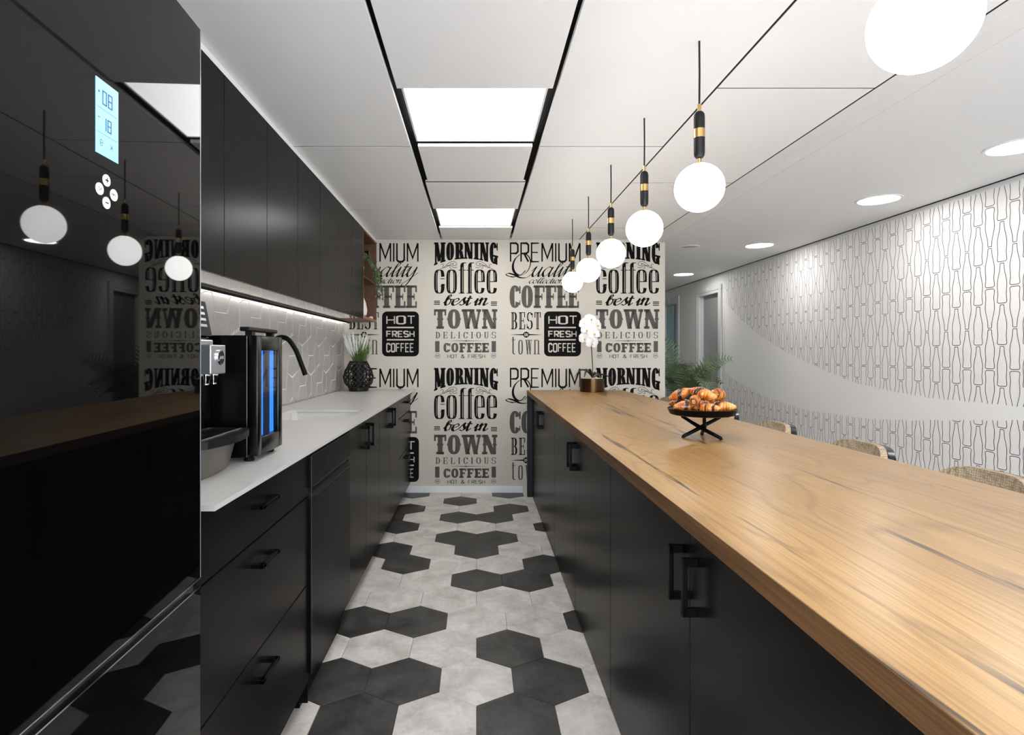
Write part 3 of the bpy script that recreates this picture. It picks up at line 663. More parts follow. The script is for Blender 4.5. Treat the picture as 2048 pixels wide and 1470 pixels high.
def column_b():
    dx = 0
    w_, t = word('MORNING', lambda c: slab(c, 0.3, 0.085), 0.03)
    pr('lettering_morning', fit(w_, t, B(818, 68, 1403, 283), warp=lambda u: 14.0 * max(0.0, 1 - (2 * u - 1) ** 2) ** 0.9), 'print_black')
    cv = []
    for sx, x0 in ((1, 872), (-1, 1358)):
        for pts in ([(0, 70), (30, 62), (62, 36), (92, 12), (124, 4), (150, 14), (152, 34), (132, 44), (116, 34), (124, 22)],
                    [(8, 34), (24, 26), (34, 40), (26, 54), (44, 60), (70, 48), (100, 40), (120, 56), (146, 62), (158, 52)],
                    [(60, 42), (84, 40), (104, 26), (130, 24)], [(96, 44), (92, 62), (110, 68)]):
            sp = spline([(690 + (x0 + sx * a) / 4.594, 470 + (240 + b) / 4.594) for a, b in pts], 5)
            cv += ribbon([(p.x, p.y) for p in sp], lambda d: 0.42)
    pr('scroll_ornament', cv, 'print_black')
    x = 0; dk = []; pl = []
    for ch in 'coffee':
        o, q, w = inline(ch); dk += [[(a + x, b) for a, b in p] for p in o]; pl += [[(a + x, b) for a, b in p] for p in q]; x += w + 0.06
    bx = B(818, 318, 1398, 538); pr('lettering_coffee', fit(dk, x - 0.06, bx), 'print_black'); pr('lettering_inline', fit(pl, x - 0.06, bx), 'print_pale', 2)
    w_, t = script('best in', 0.13, 0.045, 0.3); pr('lettering_best_in', fit(w_, t + 0.4, B(905, 582, 1335, 644)), 'print_black')
    br = []
    for x0, x1, ys in ((818, 873, (608, 622, 637)), (1341, 1397, (616, 630, 645))):
        for y in ys: b = B(x0, y - 4, x1, y + 4); br.append([(b[0], b[1]), (b[2], b[1]), (b[2], b[3]), (b[0], b[3])])
    pr('print_bars', br, 'print_black')
    w_, t = word('TOWN', lambda c: slab(c, 0.25, 0.13, True), 0.05); pr('lettering_town', fit(w_, t, B(818, 682, 1400, 862)), 'print_grey')
    w_, t = word('D.E.L.I.C.I.O.U.S', lambda c: slab(c, 0.16, 0.06), 0.1); pr('lettering_delicious', fit(w_, t, B(832, 890, 1388, 950)), 'print_grey')
    b = B(905, 973, 1320, 973); cx = (b[0] + b[2]) / 2
    pr('print_rule', [[(b[0], b[1]), (cx, b[1] - 0.7), (b[2], b[1]), (cx, b[1] + 0.7)], [(cx - 2, b[1]), (cx, b[1] - 2), (cx + 2, b[1]), (cx, b[1] + 2)]], 'print_grey')
    br = []
    for x0, x1 in ((828, 868), (1347, 1387)): q = B(x0, 975, x1, 1076); br.append([(q[0], q[1]), (q[2], q[1]), (q[2], q[3]), (q[0], q[3])])
    pr('print_block', br, 'print_grey')
    w_, t = word('COFFEE', lambda c: slab(c, 0.24, 0.18), 0.06); pr('lettering_small_coffee', fit(w_, t, B(903, 992, 1322, 1078)), 'print_grey')
    w_, t = word('HOT & FRESH', lambda c: square(c, 0.05, 0.05), 0.1); pr('lettering_hot_and_fresh', fit(w_, t, B(940, 1097, 1288, 1132)), 'print_grey')
    br = []; wh = []
    for x0 in (850, 1365):
        c = B(x0, 1110, x0, 1110)
        br += [[(c[0] + p * 1, c[1] + q) for p, q in poly] for poly in ring(-5.2, 5.2, -5, 5, 0.7, 0.7, e=2)]
        for k in (-1, 1):
            br += [[(c[0] + k * 1.5 + p, c[1] + q) for p, q in poly] for poly in ring(-1.3, 1.3, -1.8, 1.8, 0.8, 0.8, 0, 360, 10, 2)]
        wh.append([(c[0] + 4.6 * math.cos(a * PI / 8), c[1] + 4.4 * math.sin(a * PI / 8)) for a in range(16)])
    pr('print_seal', br, 'print_blue', 2); pr('print_seal_ground', wh, 'print_pale', 1)
def A(x0, y0, x1, y1): return B(x0, y0, x1, y1, 4.3235, 1000, 470)
def column_a():
    w_, t = word('PREMIUM', lambda c: square(c, 0.042, 0.03), 0.1); pr('lettering_premium', fit(w_, t, A(85, 66, 697, 236)), 'print_black')
    w_, t = script('Quality', 0.11, 0.022, 0.45, 0.42); pr('lettering_quality', fit(w_, t + 0.25, A(84, 276, 692, 358)), 'print_black')
    w_, t = script('collection', 0.1, 0.03, 0.45); pr('lettering_collection', fit(w_, t + 0.3, A(245, 386, 556, 418)), 'print_black')
    w_, t = word('COFFEE', lambda c: slab(c, 0.27, 0.1), 0.02); pr('lettering_wide_coffee', fit(w_, t, A(80, 436, 682, 631)), 'print_grey')
    w_, t = word('BEST', lambda c: slab(c, 0.2, 0.045), 0.16); pr('lettering_best', fit(w_, t, A(95, 668, 352, 816)), 'print_black')
    w_, t = word('BEST', lambda c: (([rect(0.14, 0.17, 0.08, 0.92)] if c != 'S' else [rect(0.1, 0.13, 0.6, 0.86)]) if c != 'T' else [rect(0.3, 0.33, 0.06, 0.92)], slab(c, 0.2, 0.045)[1]), 0.16)
    pr('lettering_best_inline', fit(w_, t, A(95, 668, 352, 816)), 'print_pale', 2)
    b = A(85, 862, 370, 862); c = A(226, 862, 226, 862)
    pr('print_rule', [[(b[0], b[1]), (c[0] - 5, b[1] - 1.4), (c[0] - 5, b[1] + 1.4)], [(b[2], b[1]), (c[0] + 5, b[1] - 1.4), (c[0] + 5, b[1] + 1.4)]] +
       [[(c[0] + p, c[1] + q) for p, q in poly] for poly in ring(-6, 6, -6, 6, 5.7, 5.7, e=2)], 'print_black')
    w_, t = word('IN', lambda c: slab(c, 0.25, 0.1), 0.1); pr('lettering_in', fit(w_, t, A(210, 850, 242, 875)), 'print_pale', 2)
    o = []; s = 0.09
    o += [rect(0.05, 0.05 + s, 0.06, 1.06), rect(0, 0.25, 0.86, 0.9)] + ring(0.05, 0.3, 0, 0.3, s, 0.05, 180, 300, 8)
    o += [[(a + 0.42, b_) for a, b_ in p] for p in ring(0, 0.3, 0, 0.88, s, 0.05, e=3.4)]
    for k in range(2): o += [[(0.9 + k * 0.16, 0.88), (0.9 + k * 0.16 + s, 0.88), (1.02 + k * 0.16 + s * 0.5, 0), (0.98 + k * 0.16, 0)], [(1.0 + k * 0.16, 0), (1.04 + k * 0.16, 0), (1.1 + k * 0.16, 0.88), (1.07 + k * 0.16, 0.88)]]
    o += [rect(0.86, 1.32, 0.84, 0.88)]
    o += [rect(1.44, 1.44 + s, 0, 0.88), rect(1.44, 1.7, 0.83, 0.88), rect(1.7 - s * 0.4, 1.7 + s * 0.6, 0, 0.84), rect(1.4, 1.57, 0, 0.04), rect(1.62, 1.8, 0, 0.04)]
    pr('lettering_town_small', fit(o, 1.8, A(100, 890, 345, 1032)), 'print_grey')
    q = A(381, 661, 700, 1050); r = 10; bd = []
    for cx, cy, a0 in ((q[2] - r, q[3] - r, 0), (q[0] + r, q[3] - r, 90), (q[0] + r, q[1] + r, 180), (q[2] - r, q[1] + r, 270)):
        for k in range(7): a = math.radians(a0 + 15 * k); bd.append((cx + r * math.cos(a), cy + r * math.sin(a)))
    pr('print_badge', [bd], 'print_black')
    for tx, bx, nm in (('HOT', (418, 697, 668, 772), 'lettering_badge_hot'), ('FRESH', (418, 828, 662, 884), 'lettering_badge_fresh'), ('COFFEE', (418, 935, 656, 1013), 'lettering_badge_coffee')):
        pv, ph = {'HOT': (0.034, 0.06), 'FRESH': (0.05, 0.075), 'COFFEE': (0.066, 0.055)}[tx]
        w_, t = word(tx, lambda c: square(c, pv, ph), 0.09); pr(nm, fit(w_, t, A(*bx)), 'print_pale', 2)
    br = []
    for y in (800, 906): k = A(422, y - 6, 656, y + 6); br.append([(k[0], k[1]), (k[2], k[1]), (k[2], k[3]), (k[0], k[3])])
    pr('print_badge_bars', br, 'print_pale', 2)
column_b(); nb = len(PRINT); column_a()
def print_mesh(name, polys, m, layer):
    mb = MB(); y = YF - 0.0007 * layer
    for p in polys:
        a = 0
        for i in range(len(p)): a += p[i - 1][0] * p[i][1] - p[i][0] * p[i - 1][1]
        if a > 0: p = p[::-1]                             # face the room
        mb.add([(wx(x), y, wz(z)) for x, z in p], [tuple(range(len(p)))])
    me = bpy.data.meshes.new(name); me.from_pydata(mb.v, [], mb.f); me.materials.append(M[m]); return me
for i, (name, polys, m, layer) in enumerate(PRINT):
    me = print_mesh(name, polys, m, layer); isb = i < nb
    for cx in ((0, 324) if isb else (0, -324)):
        for cy in (0, 251):
            o = shared(name, me, wall_far); o.location = (cx * FAC, 0, -cy * FAC)

# ------------------------------------------------------------------ bottle print on the right wall film
def film_pt(cx, cy):
    px, py = 1440 + cx * 0.4285, 330 + cy * 0.4285; y = WR * F_PX / (px - VPX); return (y, CAMH - (py - VPY) * y / F_PX)
UP = sorted(film_pt(*p) for p in ((20, 640), (150, 770), (300, 870), (500, 965), (640, 1020), (830, 1063), (1000, 1092), (1200, 1112), (1419, 1132)))
LO = sorted(film_pt(*p) for p in ((20, 965), (100, 1020), (200, 1075), (300, 1110), (400, 1140), (550, 1165), (700, 1183), (900, 1190), (1419, 1190)))
def lerp(tab, y):
    if y <= tab[0][0]:
        s_ = (tab[1][1] - tab[0][1]) / (tab[1][0] - tab[0][0]); return tab[0][1] + s_ * (y - tab[0][0])
    for a, b in zip(tab, tab[1:]):
        if y <= b[0]: return a[1] + (b[1] - a[1]) * (y - a[0]) / (b[0] - a[0])
    return tab[-1][1]
BP = [(0, 0), (0, .6), (.012, .86), (.03, .98), (.07, 1.0), (.13, .95), (.22, .88), (.32, .93), (.45, 1.0), (.55, .97), (.68, .76), (.8, .54), (.88, .46), (.985, .4), (1, .33), (1, 0)]
half = [(p.y, p.x) for p in spline([(a, b) for a, b in BP[1:-1]], 4)]
outl = [(h, t) for h, t in half] + [(-h, t) for h, t in reversed(half)]
mb = MB(); BH, BPZ, BW = 0.2225, 0.2325, 0.0288
for c in range(-62, 48):
    y = 3.18 + 0.0758 * c
    if y > FILM1 - 0.03 or y < 1.2: continue
    for r in range(-5, 10):
        if c % 2 == 0: zt = 1.947 - BPZ * r; inv = False
        else: zt = 2.0425 - BPZ * r; inv = r % 2 == 0
        zb = zt - BH
        pts = []
        for h, t in outl: pts.append((y + h * BW, zb + (1 - t if inv else t) * BH))
        pts.append(pts[0]); seg = []
        def flush():
            if len(seg) > 1:
                for q in ribbon(seg, lambda d: 0.0018): mb.add([(WR - 0.0032, a, b) for a, b in q], [(0, 1, 2, 3)])
        for p in pts:
            ok = 0.1 < p[1] < ZR - 0.032 and not (lerp(LO, p[0]) < p[1] < lerp(UP, p[0]))
            if ok: seg.append(p)
            else: flush(); seg = []
        flush()
bp = obj('bottle_outline_print', mb, 'print_line', wall_right); bp['kind'] = 'stuff'

# ------------------------------------------------------------------ handles
def bar_handle(parent, x, y, z, side, vertical, ln=0.12, pr_=0.032):
    """square bar handle on a front at plane x; side = +1 / -1 is the way it sticks out"""
    mb = MB(); t = 0.011; a, b = x + side * (pr_ - t), x + side * pr_; x0, x1 = min(a, b), max(a, b); f0, f1 = min(x, b), max(x, b)
    if vertical:
        mb.box(x0, x1, y - t / 2, y + t / 2, z - ln / 2, z + ln / 2, 0.0015)
        for s_ in (-1, 1): zz = z + s_ * (ln / 2 - 0.009); mb.box(f0, f1, y - t / 2, y + t / 2, zz - 0.009, zz + 0.009, 0.0012)
    else:
        mb.box(x0, x1, y - ln / 2, y + ln / 2, z - t / 2, z + t / 2, 0.0015)
        for s_ in (-1, 1): yy = y + s_ * (ln / 2 - 0.009); mb.box(f0, f1, yy - 0.009, yy + 0.009, z - t / 2, z + t / 2, 0.0012)
    return mb
def front(name, parent, x0, x1, y0, y1, z0, z1, hx, side, hy, hz, vertical, rot=None):
    d = obj(name, MB().box(x0, x1, y0 + 0.0015, y1 - 0.0015, z0 + 0.0015, z1 - 0.0015, 0.0012), 'cab_black', parent)
    if hy is not None:
        h = bar_handle(d, hx, hy, hz, side, vertical)
        iv = (Matrix.Translation(parent['_l']) @ Matrix.Rotation(parent['_r'], 4, 'Z')).inverted()
        h.v = [tuple(iv @ Vector(p)) for p in h.v]
        obj('handle', h, 'metal_black', d, world=False)
    return d

# ------------------------------------------------------------------ left base units
FX, BX, CZ = -0.572, -0.5905, 0.0935
def base_unit(label, y0, y1, top=0.886):
    t = thing('base_cabinet', label, 'cabinet', ((WL + BX) / 2, (y0 + y1) / 2, 0), group='black base cabinets under the white worktop')
    obj('body', MB().box(WL + 0.006, BX, y0 + 0.001, y1 - 0.001, 0.095, top), 'cab_carcass', t)
    obj('plinth', MB().box(WL + 0.05, -0.622, y0 + 0.001, y1 - 0.001, 0.0005, 0.0945), 'cab_black', t)
    return t
def drawers(t, y0, y1, hy):
    for z0, z1, hz in ((0.727, 0.884, 0.818), (0.431, 0.725, 0.668), (CZ, 0.429, 0.374)):
        front('drawer', t, BX + 0.001, FX, y0, y1, z0, z1, FX, 1, hy, hz, False)
t = base_unit('wide matte black drawer cabinet standing between the tall fridge and the dishwasher', 1.16, 1.932); drawers(t, 1.16, 1.932, 1.505); obj('filler_panel', MB().box(-0.62, -0.576, 1.02, 1.1585, 0.095, 0.884), 'cab_black', t)
t = base_unit('matte black two-door cabinet under the sink, next to the dishwasher', 2.535, 3.352, 0.70)
front('door', t, BX + 0.001, FX, 2.535, 2.943, CZ, 0.884, FX, 1, 2.943 - 0.06, 0.785, True); front('door', t, BX + 0.001, FX, 2.943, 3.352, CZ, 0.884, FX, 1, 2.943 + 0.06, 0.785, True)
t = base_unit('matte black two-door cabinet between the sink cabinet and the end drawers', 3.352, 4.165)
front('door', t, BX + 0.001, FX, 3.352, 3.758, CZ, 0.884, FX, 1, 3.758 - 0.06, 0.785, True); front('door', t, BX + 0.001, FX, 3.758, 4.165, CZ, 0.884, FX, 1, 3.758 + 0.06, 0.785, True)
t = base_unit('matte black three-drawer cabinet meeting the lettered wall', 4.165, 4.93); drawers(t, 4.165, 4.93, 4.6)

# dishwasher
t = thing('dishwasher', 'blue-black built-in dishwasher with recessed grip strip', 'dishwasher', (-0.86, 2.234, 0))
y0, y1 = 1.937, 2.531; DX = -0.562
obj('body', MB().box(WL + 0.01, -0.6, y0, y1, 0.06, 0.884), 'cab_carcass', t)
d = obj('door', MB().box(-0.599, DX, y0, y1, 0.12, 0.712, 0.003), 'dw_black', t)
cp = obj('control_panel', MB().box(-0.599, DX, y0, y1, 0.752, 0.862, 0.002), 'dw_black', t)
obj('top_strip', MB().box(-0.599, DX - 0.012, y0, y1, 0.8625, 0.884), 'dw_black', t)
g = MB()
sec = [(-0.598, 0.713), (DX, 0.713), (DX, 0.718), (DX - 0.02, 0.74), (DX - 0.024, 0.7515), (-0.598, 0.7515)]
g.prism(sec, lambda a, b, dd: (a, dd, b), y0 + 0.002, y1 - 0.002); obj('grip_recess', g, 'dw_recess_shade', t)
ln = MB(); ln.box(DX - 0.001, DX + 0.0008, y0 + 0.05, y1 - 0.02, 0.7125, 0.7145); ln.box(DX - 0.001, DX + 0.0008, y0 + 0.02, y1 - 0.005, 0.7515, 0.7535); ln.box(DX - 0.001, DX + 0.0008, y0 + 0.002, y1 - 0.002, 0.8605, 0.8625); ln.box(DX - 0.001, DX + 0.0008, y0, y0 + 0.002, 0.12, 0.862)
obj('trim_line', ln, 'dw_line', t)
for yy, k0 in ((2.16, 4), (2.36, 6)):
    for k in range(k0): obj('icon', MB().box(DX - 0.0002, DX + 0.0006, yy - 0.004, yy + 0.003, 0.785 + k * 0.009, 0.7875 + k * 0.009), 'dw_line', t)
pk = MB(); pk.box(-0.62, -0.603, y0 + 0.002, y1 - 0.002, 0.0008, 0.118); pk.box(-0.6028, -0.575, y0, y0 + 0.006, 0.02, 0.119); obj('plinth', pk, 'dw_black', t)

# worktop with sink cut-out
sx0, sx1, sy0, sy1 = -1.01, -0.616, 2.645, 3.12
CW0, CW1, CY0, CY1, ZT0, ZT1 = WL + 0.009, -0.533, 1.159, 4.938, 0.8885, 0.90
bm = bmesh.new()
def rr(x0, x1, y0, y1, r, n=6):
    out = []
    for cx, cy, a0 in ((x1 - r, y1 - r, 0), (x0 + r, y1 - r, 90), (x0 + r, y0 + r, 180), (x1 - r, y0 + r, 270)):
        for k in range(n): a = math.radians(a0 + 90 * k / (n - 1)); out.append((cx + r * math.cos(a), cy + r * math.sin(a)))
    return out
hole = rr(sx0, sx1, sy0, sy1, 0.03); N_ = len(hole)
oc = [(CW1, CY1), (CW0, CY1), (CW0, CY0), (CW1, CY0)]
mb = MB()
def ringface(z, flip):
    o = len(mb.v); mb.v += [(x, y, z) for x, y in oc] + [(x, y, z) for x, y in hole]; n = 6
    for q in range(4):
        for k in range(n - 1): mb.f.append((o + q, o + 4 + q * n + k, o + 4 + q * n + k + 1))
        a = o + 4 + q * n + n - 1; b = o + 4 + ((q + 1) * n) % N_; mb.f.append((o + q, a, b, o + (q + 1) % 4))
    return o
a = ringface(ZT1, False); b = ringface(ZT0, True)
for q in range(4): mb.f.append((a + q, a + (q + 1) % 4, b + (q + 1) % 4, b + q))
for q in range(N_): mb.f.append((a + 4 + q, a + 4 + (q + 1) % N_, b + 4 + (q + 1) % N_, b + 4 + q))
tag(centre(obj('kitchen_worktop', mb, 'counter_white')), 'thin white worktop with moulded sink opening along the tiled wall', 'worktop')
bs = MB(); o0 = rr(sx0 - 0.004, sx1 + 0.004, sy0 - 0.004, sy1 + 0.004, 0.034); o1 = rr(sx0 + 0.02, sx1 - 0.02, sy0 + 0.02, sy1 - 0.02, 0.04); z0, z1 = ZT0 - 0.0006, 0.735
vs = [(x, y, z0) for x, y in o0] + [(x, y, z1) for x, y in o1] + [(x, y, z1 - 0.012) for x, y in o1] + [(x * 1, y, z0) for x, y in rr(sx0 - 0.02, sx1 + 0.015, sy0 - 0.02, sy1 + 0.02, 0.04)]
n = N_; fs = []
for q in range(n):
    r_ = (q + 1) % n; fs += [(q, r_, n + r_, n + q), (3 * n + q, 3 * n + r_, r_, q), (2 * n + q, 2 * n + r_, 3 * n + r_, 3 * n + q)]
fs += [tuple(range(n, 2 * n)), tuple(range(2 * n, 3 * n))[::-1]]
t = thing('sink', 'white rectangular sink basin moulded into the worktop', 'sink', ((sx0 + sx1) / 2, (sy0 + sy1) / 2, z1 - 0.012))
obj('basin', bs.add(vs, fs), 'sink_white', t, True)
obj('drain', MB().lathe([(0.03, z1), (0.03, z1 + 0.002), (0.022, z1 + 0.003), (0.02, z1 + 0.001)], ((sx0 + sx1) / 2, (sy0 + sy1) / 2, 0), 24), 'chrome', t, True)
# faucet
fy = 2.9
t = thing('faucet', 'matte black gooseneck kitchen tap bending over the sink', 'faucet', (-1.065, fy, 0.9))
obj('base', MB().lathe([(0.027, 0.9), (0.027, 0.912), (0.019, 0.918), (0.019, 1.0), (0.015, 1.004)], (-1.065, fy, 0), 24), 'metal_black', t, True)
sp = spline([(-1.065, fy, 1.0), (-1.068, fy, 1.14), (-1.055, fy, 1.235), (-1.015, fy, 1.288), (-0.965, fy, 1.285), (-0.925, fy, 1.235), (-0.9, fy, 1.175), (-0.872, fy, 1.1)], 6)
obj('spout', MB().tube(sp, 0.0125, 14), 'metal_black', t, True)
obj('lever', MB().tube([(-1.065, fy - 0.015, 0.96), (-1.065, fy - 0.04, 0.965), (-1.06, fy - 0.1, 0.985)], [0.01, 0.008, 0.005], 10), 'metal_black', t, True)

# ------------------------------------------------------------------ wall cabinets
UX, UZ0, UZ1 = -0.869, 1.482, 2.172
def wall_unit(label, ys):
    t = thing('wall_cabinet', label, 'cabinet', ((WL + UX) / 2, (ys[0] + ys[-1]) / 2, UZ0), group='black wall cabinets over the tiled splashback')
    obj('body', MB().box(WL + 0.001, UX - 0.0195, ys[0] + 0.001, ys[-1] - 0.001, UZ0 + 0.0065, UZ1), 'cab_carcass', t)
    obj('underside', MB().box(WL + 0.05, UX - 0.0195, ys[0] + 0.0012, ys[-1] - 0.0012, UZ0 + 0.0005, UZ0 + 0.006), 'underside', t)
    for a, b in zip(ys, ys[1:]): obj('door', MB().box(UX - 0.0185, UX, a + 0.0015, b - 0.0015, UZ0 - 0.004, UZ1, 0.0012), 'cab_black', t)
wall_unit('single-door black wall cabinet beside the tall glossy fridge', (1.16, 1.56))
wall_unit('two-door black wall cabinet above the coffee machine and small cooler', (1.56, 1.96, 2.36))
wall_unit('two-door black wall cabinet above the tap and sink', (2.36, 2.765, 3.16))
wall_unit('two-door black wall cabinet between the sink and the narrow end cabinet', (3.16, 3.56, 3.96))
wall_unit('narrow single-door black wall cabinet beside the open wooden shelf', (3.96, 4.365))
t = thing('led_strip_light', 'thin dark light bar glowing under the wall cabinets along the tiles', 'strip light', (-1.12, 3.05, UZ0 - 0.012))
obj('profile', MB().box(-1.112, -1.100, 1.17, 4.93, UZ0 - 0.012, UZ0 - 0.0001), 'metal_black', t)
obj('diffuser', MB().box(-1.128, -1.1122, 1.17, 4.93, UZ0 - 0.0095, UZ0 - 0.0005), 'led_strip', t)
# open wooden shelf box
t = thing('open_shelf', 'open brown wooden shelf box at the end of the wall cabinets', 'shelf', (-1.0, 4.655, UZ0))
y0, y1 = 4.367, 4.947
bxs = {'side_panel': (WL + 0.002, UX, y0, y0 + 0.018, UZ0 + 0.0187, UZ1), 'side_panel.': (WL + 0.002, UX, y1 - 0.018, y1, UZ0 + 0.0187, UZ1),
       'bottom_panel': (WL + 0.04, UX, y0, y1, UZ0 + 0.0005, UZ0 + 0.0185), 'top_panel': (WL + 0.002, UX, y0 + 0.0182, y1 - 0.0182, UZ1 - 0.018, UZ1),
       'shelf_board': (WL + 0.0105, UX - 0.01, y0 + 0.0182, y1 - 0.0182, 1.806, 1.824), 'back_panel': (WL + 0.002, WL + 0.01, y0 + 0.0182, y1 - 0.0182, UZ0 + 0.0187, UZ1 - 0.0182)}
for k, v in bxs.items(): obj(k.rstrip('.'), MB().box(*v, 0.0008), 'walnut_edge' if k == 'bottom_panel' else 'walnut', t)
obj('bracket', MB().box(UX - 0.1, UX - 0.06, y1 - 0.0235, y1 - 0.0182, 2.06, 2.1, 0.002), 'chrome', t)
# ivy pot and white vase on the shelf
t = thing('trailing_plant', 'trailing ivy in a white pot hanging off the wooden shelf', 'plant', (-0.97, 4.56, 1.8245))
obj('pot', MB().lathe([(0.04, 1.8245), (0.06, 1.85), (0.068, 1.9), (0.06, 1.955), (0.052, 1.955), (0.05, 1.93)], (-0.97, 4.56, 0), 24), 'pot_white', t, True)
obj('soil', MB().lathe([(0.05, 1.925), (0.05, 1.93)], (-0.97, 4.56, 0), 16), 'soil', t)
vn = MB(); lf = MB(); rv = random.Random(5)
def leaf(mb, p, d, up, ln, w):
    d = Vector(d).normalized(); s_ = d.cross(Vector(up)); s_ = s_.normalized() if s_.length > 1e-4 else Vector((1, 0, 0)); nrm = s_.cross(d)
    p = Vector(p); mb.add([p, p + d * ln * .45 + s_ * w, p + d * ln + nrm * (-ln * .1), p + d * ln * .45 - s_ * w, p + d * ln * .5 + nrm * w * .35], [(0, 1, 4), (1, 2, 4), (2, 3, 4), (3, 0, 4)])
for k in range(11):
    a = rv.uniform(-0.6, 0.9); end = Vector((-0.82 + rv.uniform(-0.03, 0.05), 4.62 + rv.uniform(-0.06, 0.2), rv.uniform(1.6, 1.9)))
    pts = spline([(-0.97, 4.56, 1.93), (-0.93 + rv.uniform(-.02, .02), 4.58, 2.0 + rv.uniform(-.02, .03)), (-0.85, 4.6 + rv.uniform(-.04, .08), 1.95), ((-0.84 + end.x) / 2, (4.62 + end.y) / 2, (1.93 + end.z) / 2), tuple(end)], 6)
    vn.tube(pts, 0.0016, 5)
    for p in pts[2:]:
        for _ in range(3):
            d = Vector((rv.uniform(-1, 1), rv.uniform(-1, 1), rv.uniform(-1, .5))); leaf(lf, p, d, (rv.uniform(-1, 1), rv.uniform(-1, 1), 1), rv.uniform(.018, .032), rv.uniform(.007, .011))
obj('vines', vn, 'leaf_dark', t); q = obj('leaves', lf, 'leaf_ivy', t); q['kind'] = 'stuff'
t = thing('vase', 'rounded white ceramic vase on the bottom of the wooden shelf', 'vase', (-0.965, 4.6, UZ0 + 0.0187))
zb = UZ0 + 0.0187
obj('body', MB().lathe([(0.05, zb), (0.075, zb + 0.02), (0.082, zb + 0.06), (0.07, zb + 0.12), (0.05, zb + 0.17), (0.045, zb + 0.2), (0.03, zb + 0.235), (0.02, zb + 0.24)], (-0.965, 4.6, 0), 28), 'pot_white', t, True)
obj('knob', MB().sphere((-0.9, 4.85, zb + 0.0135), (0.02, 0.02, 0.0135), 14, 8), 'pot_white', t, True)

# ------------------------------------------------------------------ tall fridge (turned a little off the wall line)
FR = 0.0314
t = thing('fridge', 'tall glossy black glass fridge with blue display', 'fridge', (-0.4845, 0.998, 0), FR)
def fb(name, m, x0, x1, y0, y1, z0, z1, b=0.0, par=None): return obj(name, MB().box(x0, x1, y0, y1, z0, z1, b), m, par or t, world=False)
fb('body', 'plastic_black', -0.555, -0.0205, -0.61, -0.002, 0.03, 1.868)
ud = fb('upper_door', 'gloss_black', -0.02, 0, -0.612, 0, 0.7535, 1.87)
ld = fb('lower_door', 'gloss_black', -0.02, 0, -0.612, 0, 0.06, 0.7345)
fb('grip_channel', 'gloss_black', -0.02, -0.012, -0.612, -0.001, 0.735, 0.753)
fb('edge_trim', 'chrome', -0.0195, 0.0006, -0.612, 0.0002, 0.7518, 0.7536, par=ud); fb('edge_trim', 'chrome', -0.0195, 0.0006, -0.612, 0.0002, 0.7343, 0.7365, par=ld)
fb('side_trim', 'silver', -0.02, 0.0004, 0.0001, 0.0016, 0.7537, 1.87, par=ud)
fb('foot_rail', 'plastic_black', -0.5, -0.05, -0.6, -0.01, 0.0005, 0.0295)
sc = fb('display', 'lcd', -0.002, 0.0008, -0.335, -0.281, 1.503, 1.613, par=ud)
bz = MB()
def seg7(mb, y, z, h, digits):
    segs = {'0': 'abcdef', '8': 'abcdefg', '1': 'bc'}; w = h * 0.5; th = h * 0.09; x = 0.0009
    for ch in digits:
        P = {'a': (y, y + w, z + h - th, z + h), 'd': (y, y + w, z, z + th), 'g': (y, y + w, z + h / 2 - th / 2, z + h / 2 + th / 2), 'b': (y + w - th, y + w, z + h / 2, z + h), 'c': (y + w - th, y + w, z, z + h / 2), 'f': (y, y + th, z + h / 2, z + h), 'e': (y, y + th, z, z + h / 2)}
        for s_ in segs[ch]: a = P[s_]; mb.box(x - 0.0002, x + 0.0003, a[0], a[1], a[2], a[3])
        y += w * 1.3
seg7(bz, -0.3205, 1.578, 0.021, '08'); seg7(bz, -0.3205, 1.541, 0.019, '18')
for a in ((-0.3305, -0.3265, 1.5935, 1.5945), (-0.329, -0.328, 1.592, 1.596), (-0.3305, -0.3265, 1.556, 1.557), (-0.333, -0.283, 1.5708, 1.5711), (-0.333, -0.283, 1.5345, 1.5348)): bz.box(0.0007, 0.0012, *a)
for pts in ([(-0.326, 1.52), (-0.3205, 1.52), (-0.3205, 1.5235), (-0.323, 1.525), (-0.326, 1.5235), (-0.326, 1.518), (-0.323, 1.516), (-0.3205, 1.517)], [(-0.302, 1.525), (-0.296, 1.517)], [(-0.302, 1.517), (-0.296, 1.525)], [(-0.299, 1.521), (-0.295, 1.5205)]):
    for q in ribbon(pts, lambda d: 0.0005): bz.add([(0.0012, a, b) for a, b in q], [(0, 1, 2, 3)])
obj('display_digits', bz, 'lcd_text', sc, world=False)
def btn(y, z, strokes, w=0.0007):
    b_ = obj('button', MB().lathe([(0.0088, -0.001), (0.0088, 0.0009)], (0, y, z), 28, True, 'X'), 'button_white', ud, world=False)
    mb = MB()
    for s_ in strokes:
        for q in ribbon([(y + a * 0.001, z + c * 0.001) for a, c in s_], lambda d: w): mb.add([(0.0012, a, c) for a, c in q], [(0, 1, 2, 3)])
    obj('symbol', mb, 'print_black', b_, world=False)
btn(-0.3096, 1.4685, [[(-4, 0), (4, 0)], [(0, -4), (0, 4)]], 0.0009); btn(-0.3096, 1.435, [[(-4, 0), (4, 0)]], 0.0009)
btn(-0.326, 1.4515, [[(-4, -2), (-4, 2), (-0.8, 2), (-0.8, -2), (-4, -2)], [(1, -2), (1, 2)], [(1, 0), (3.6, 2)], [(1.6, .4), (3.8, -2)]], 0.00035)
mm_ = []
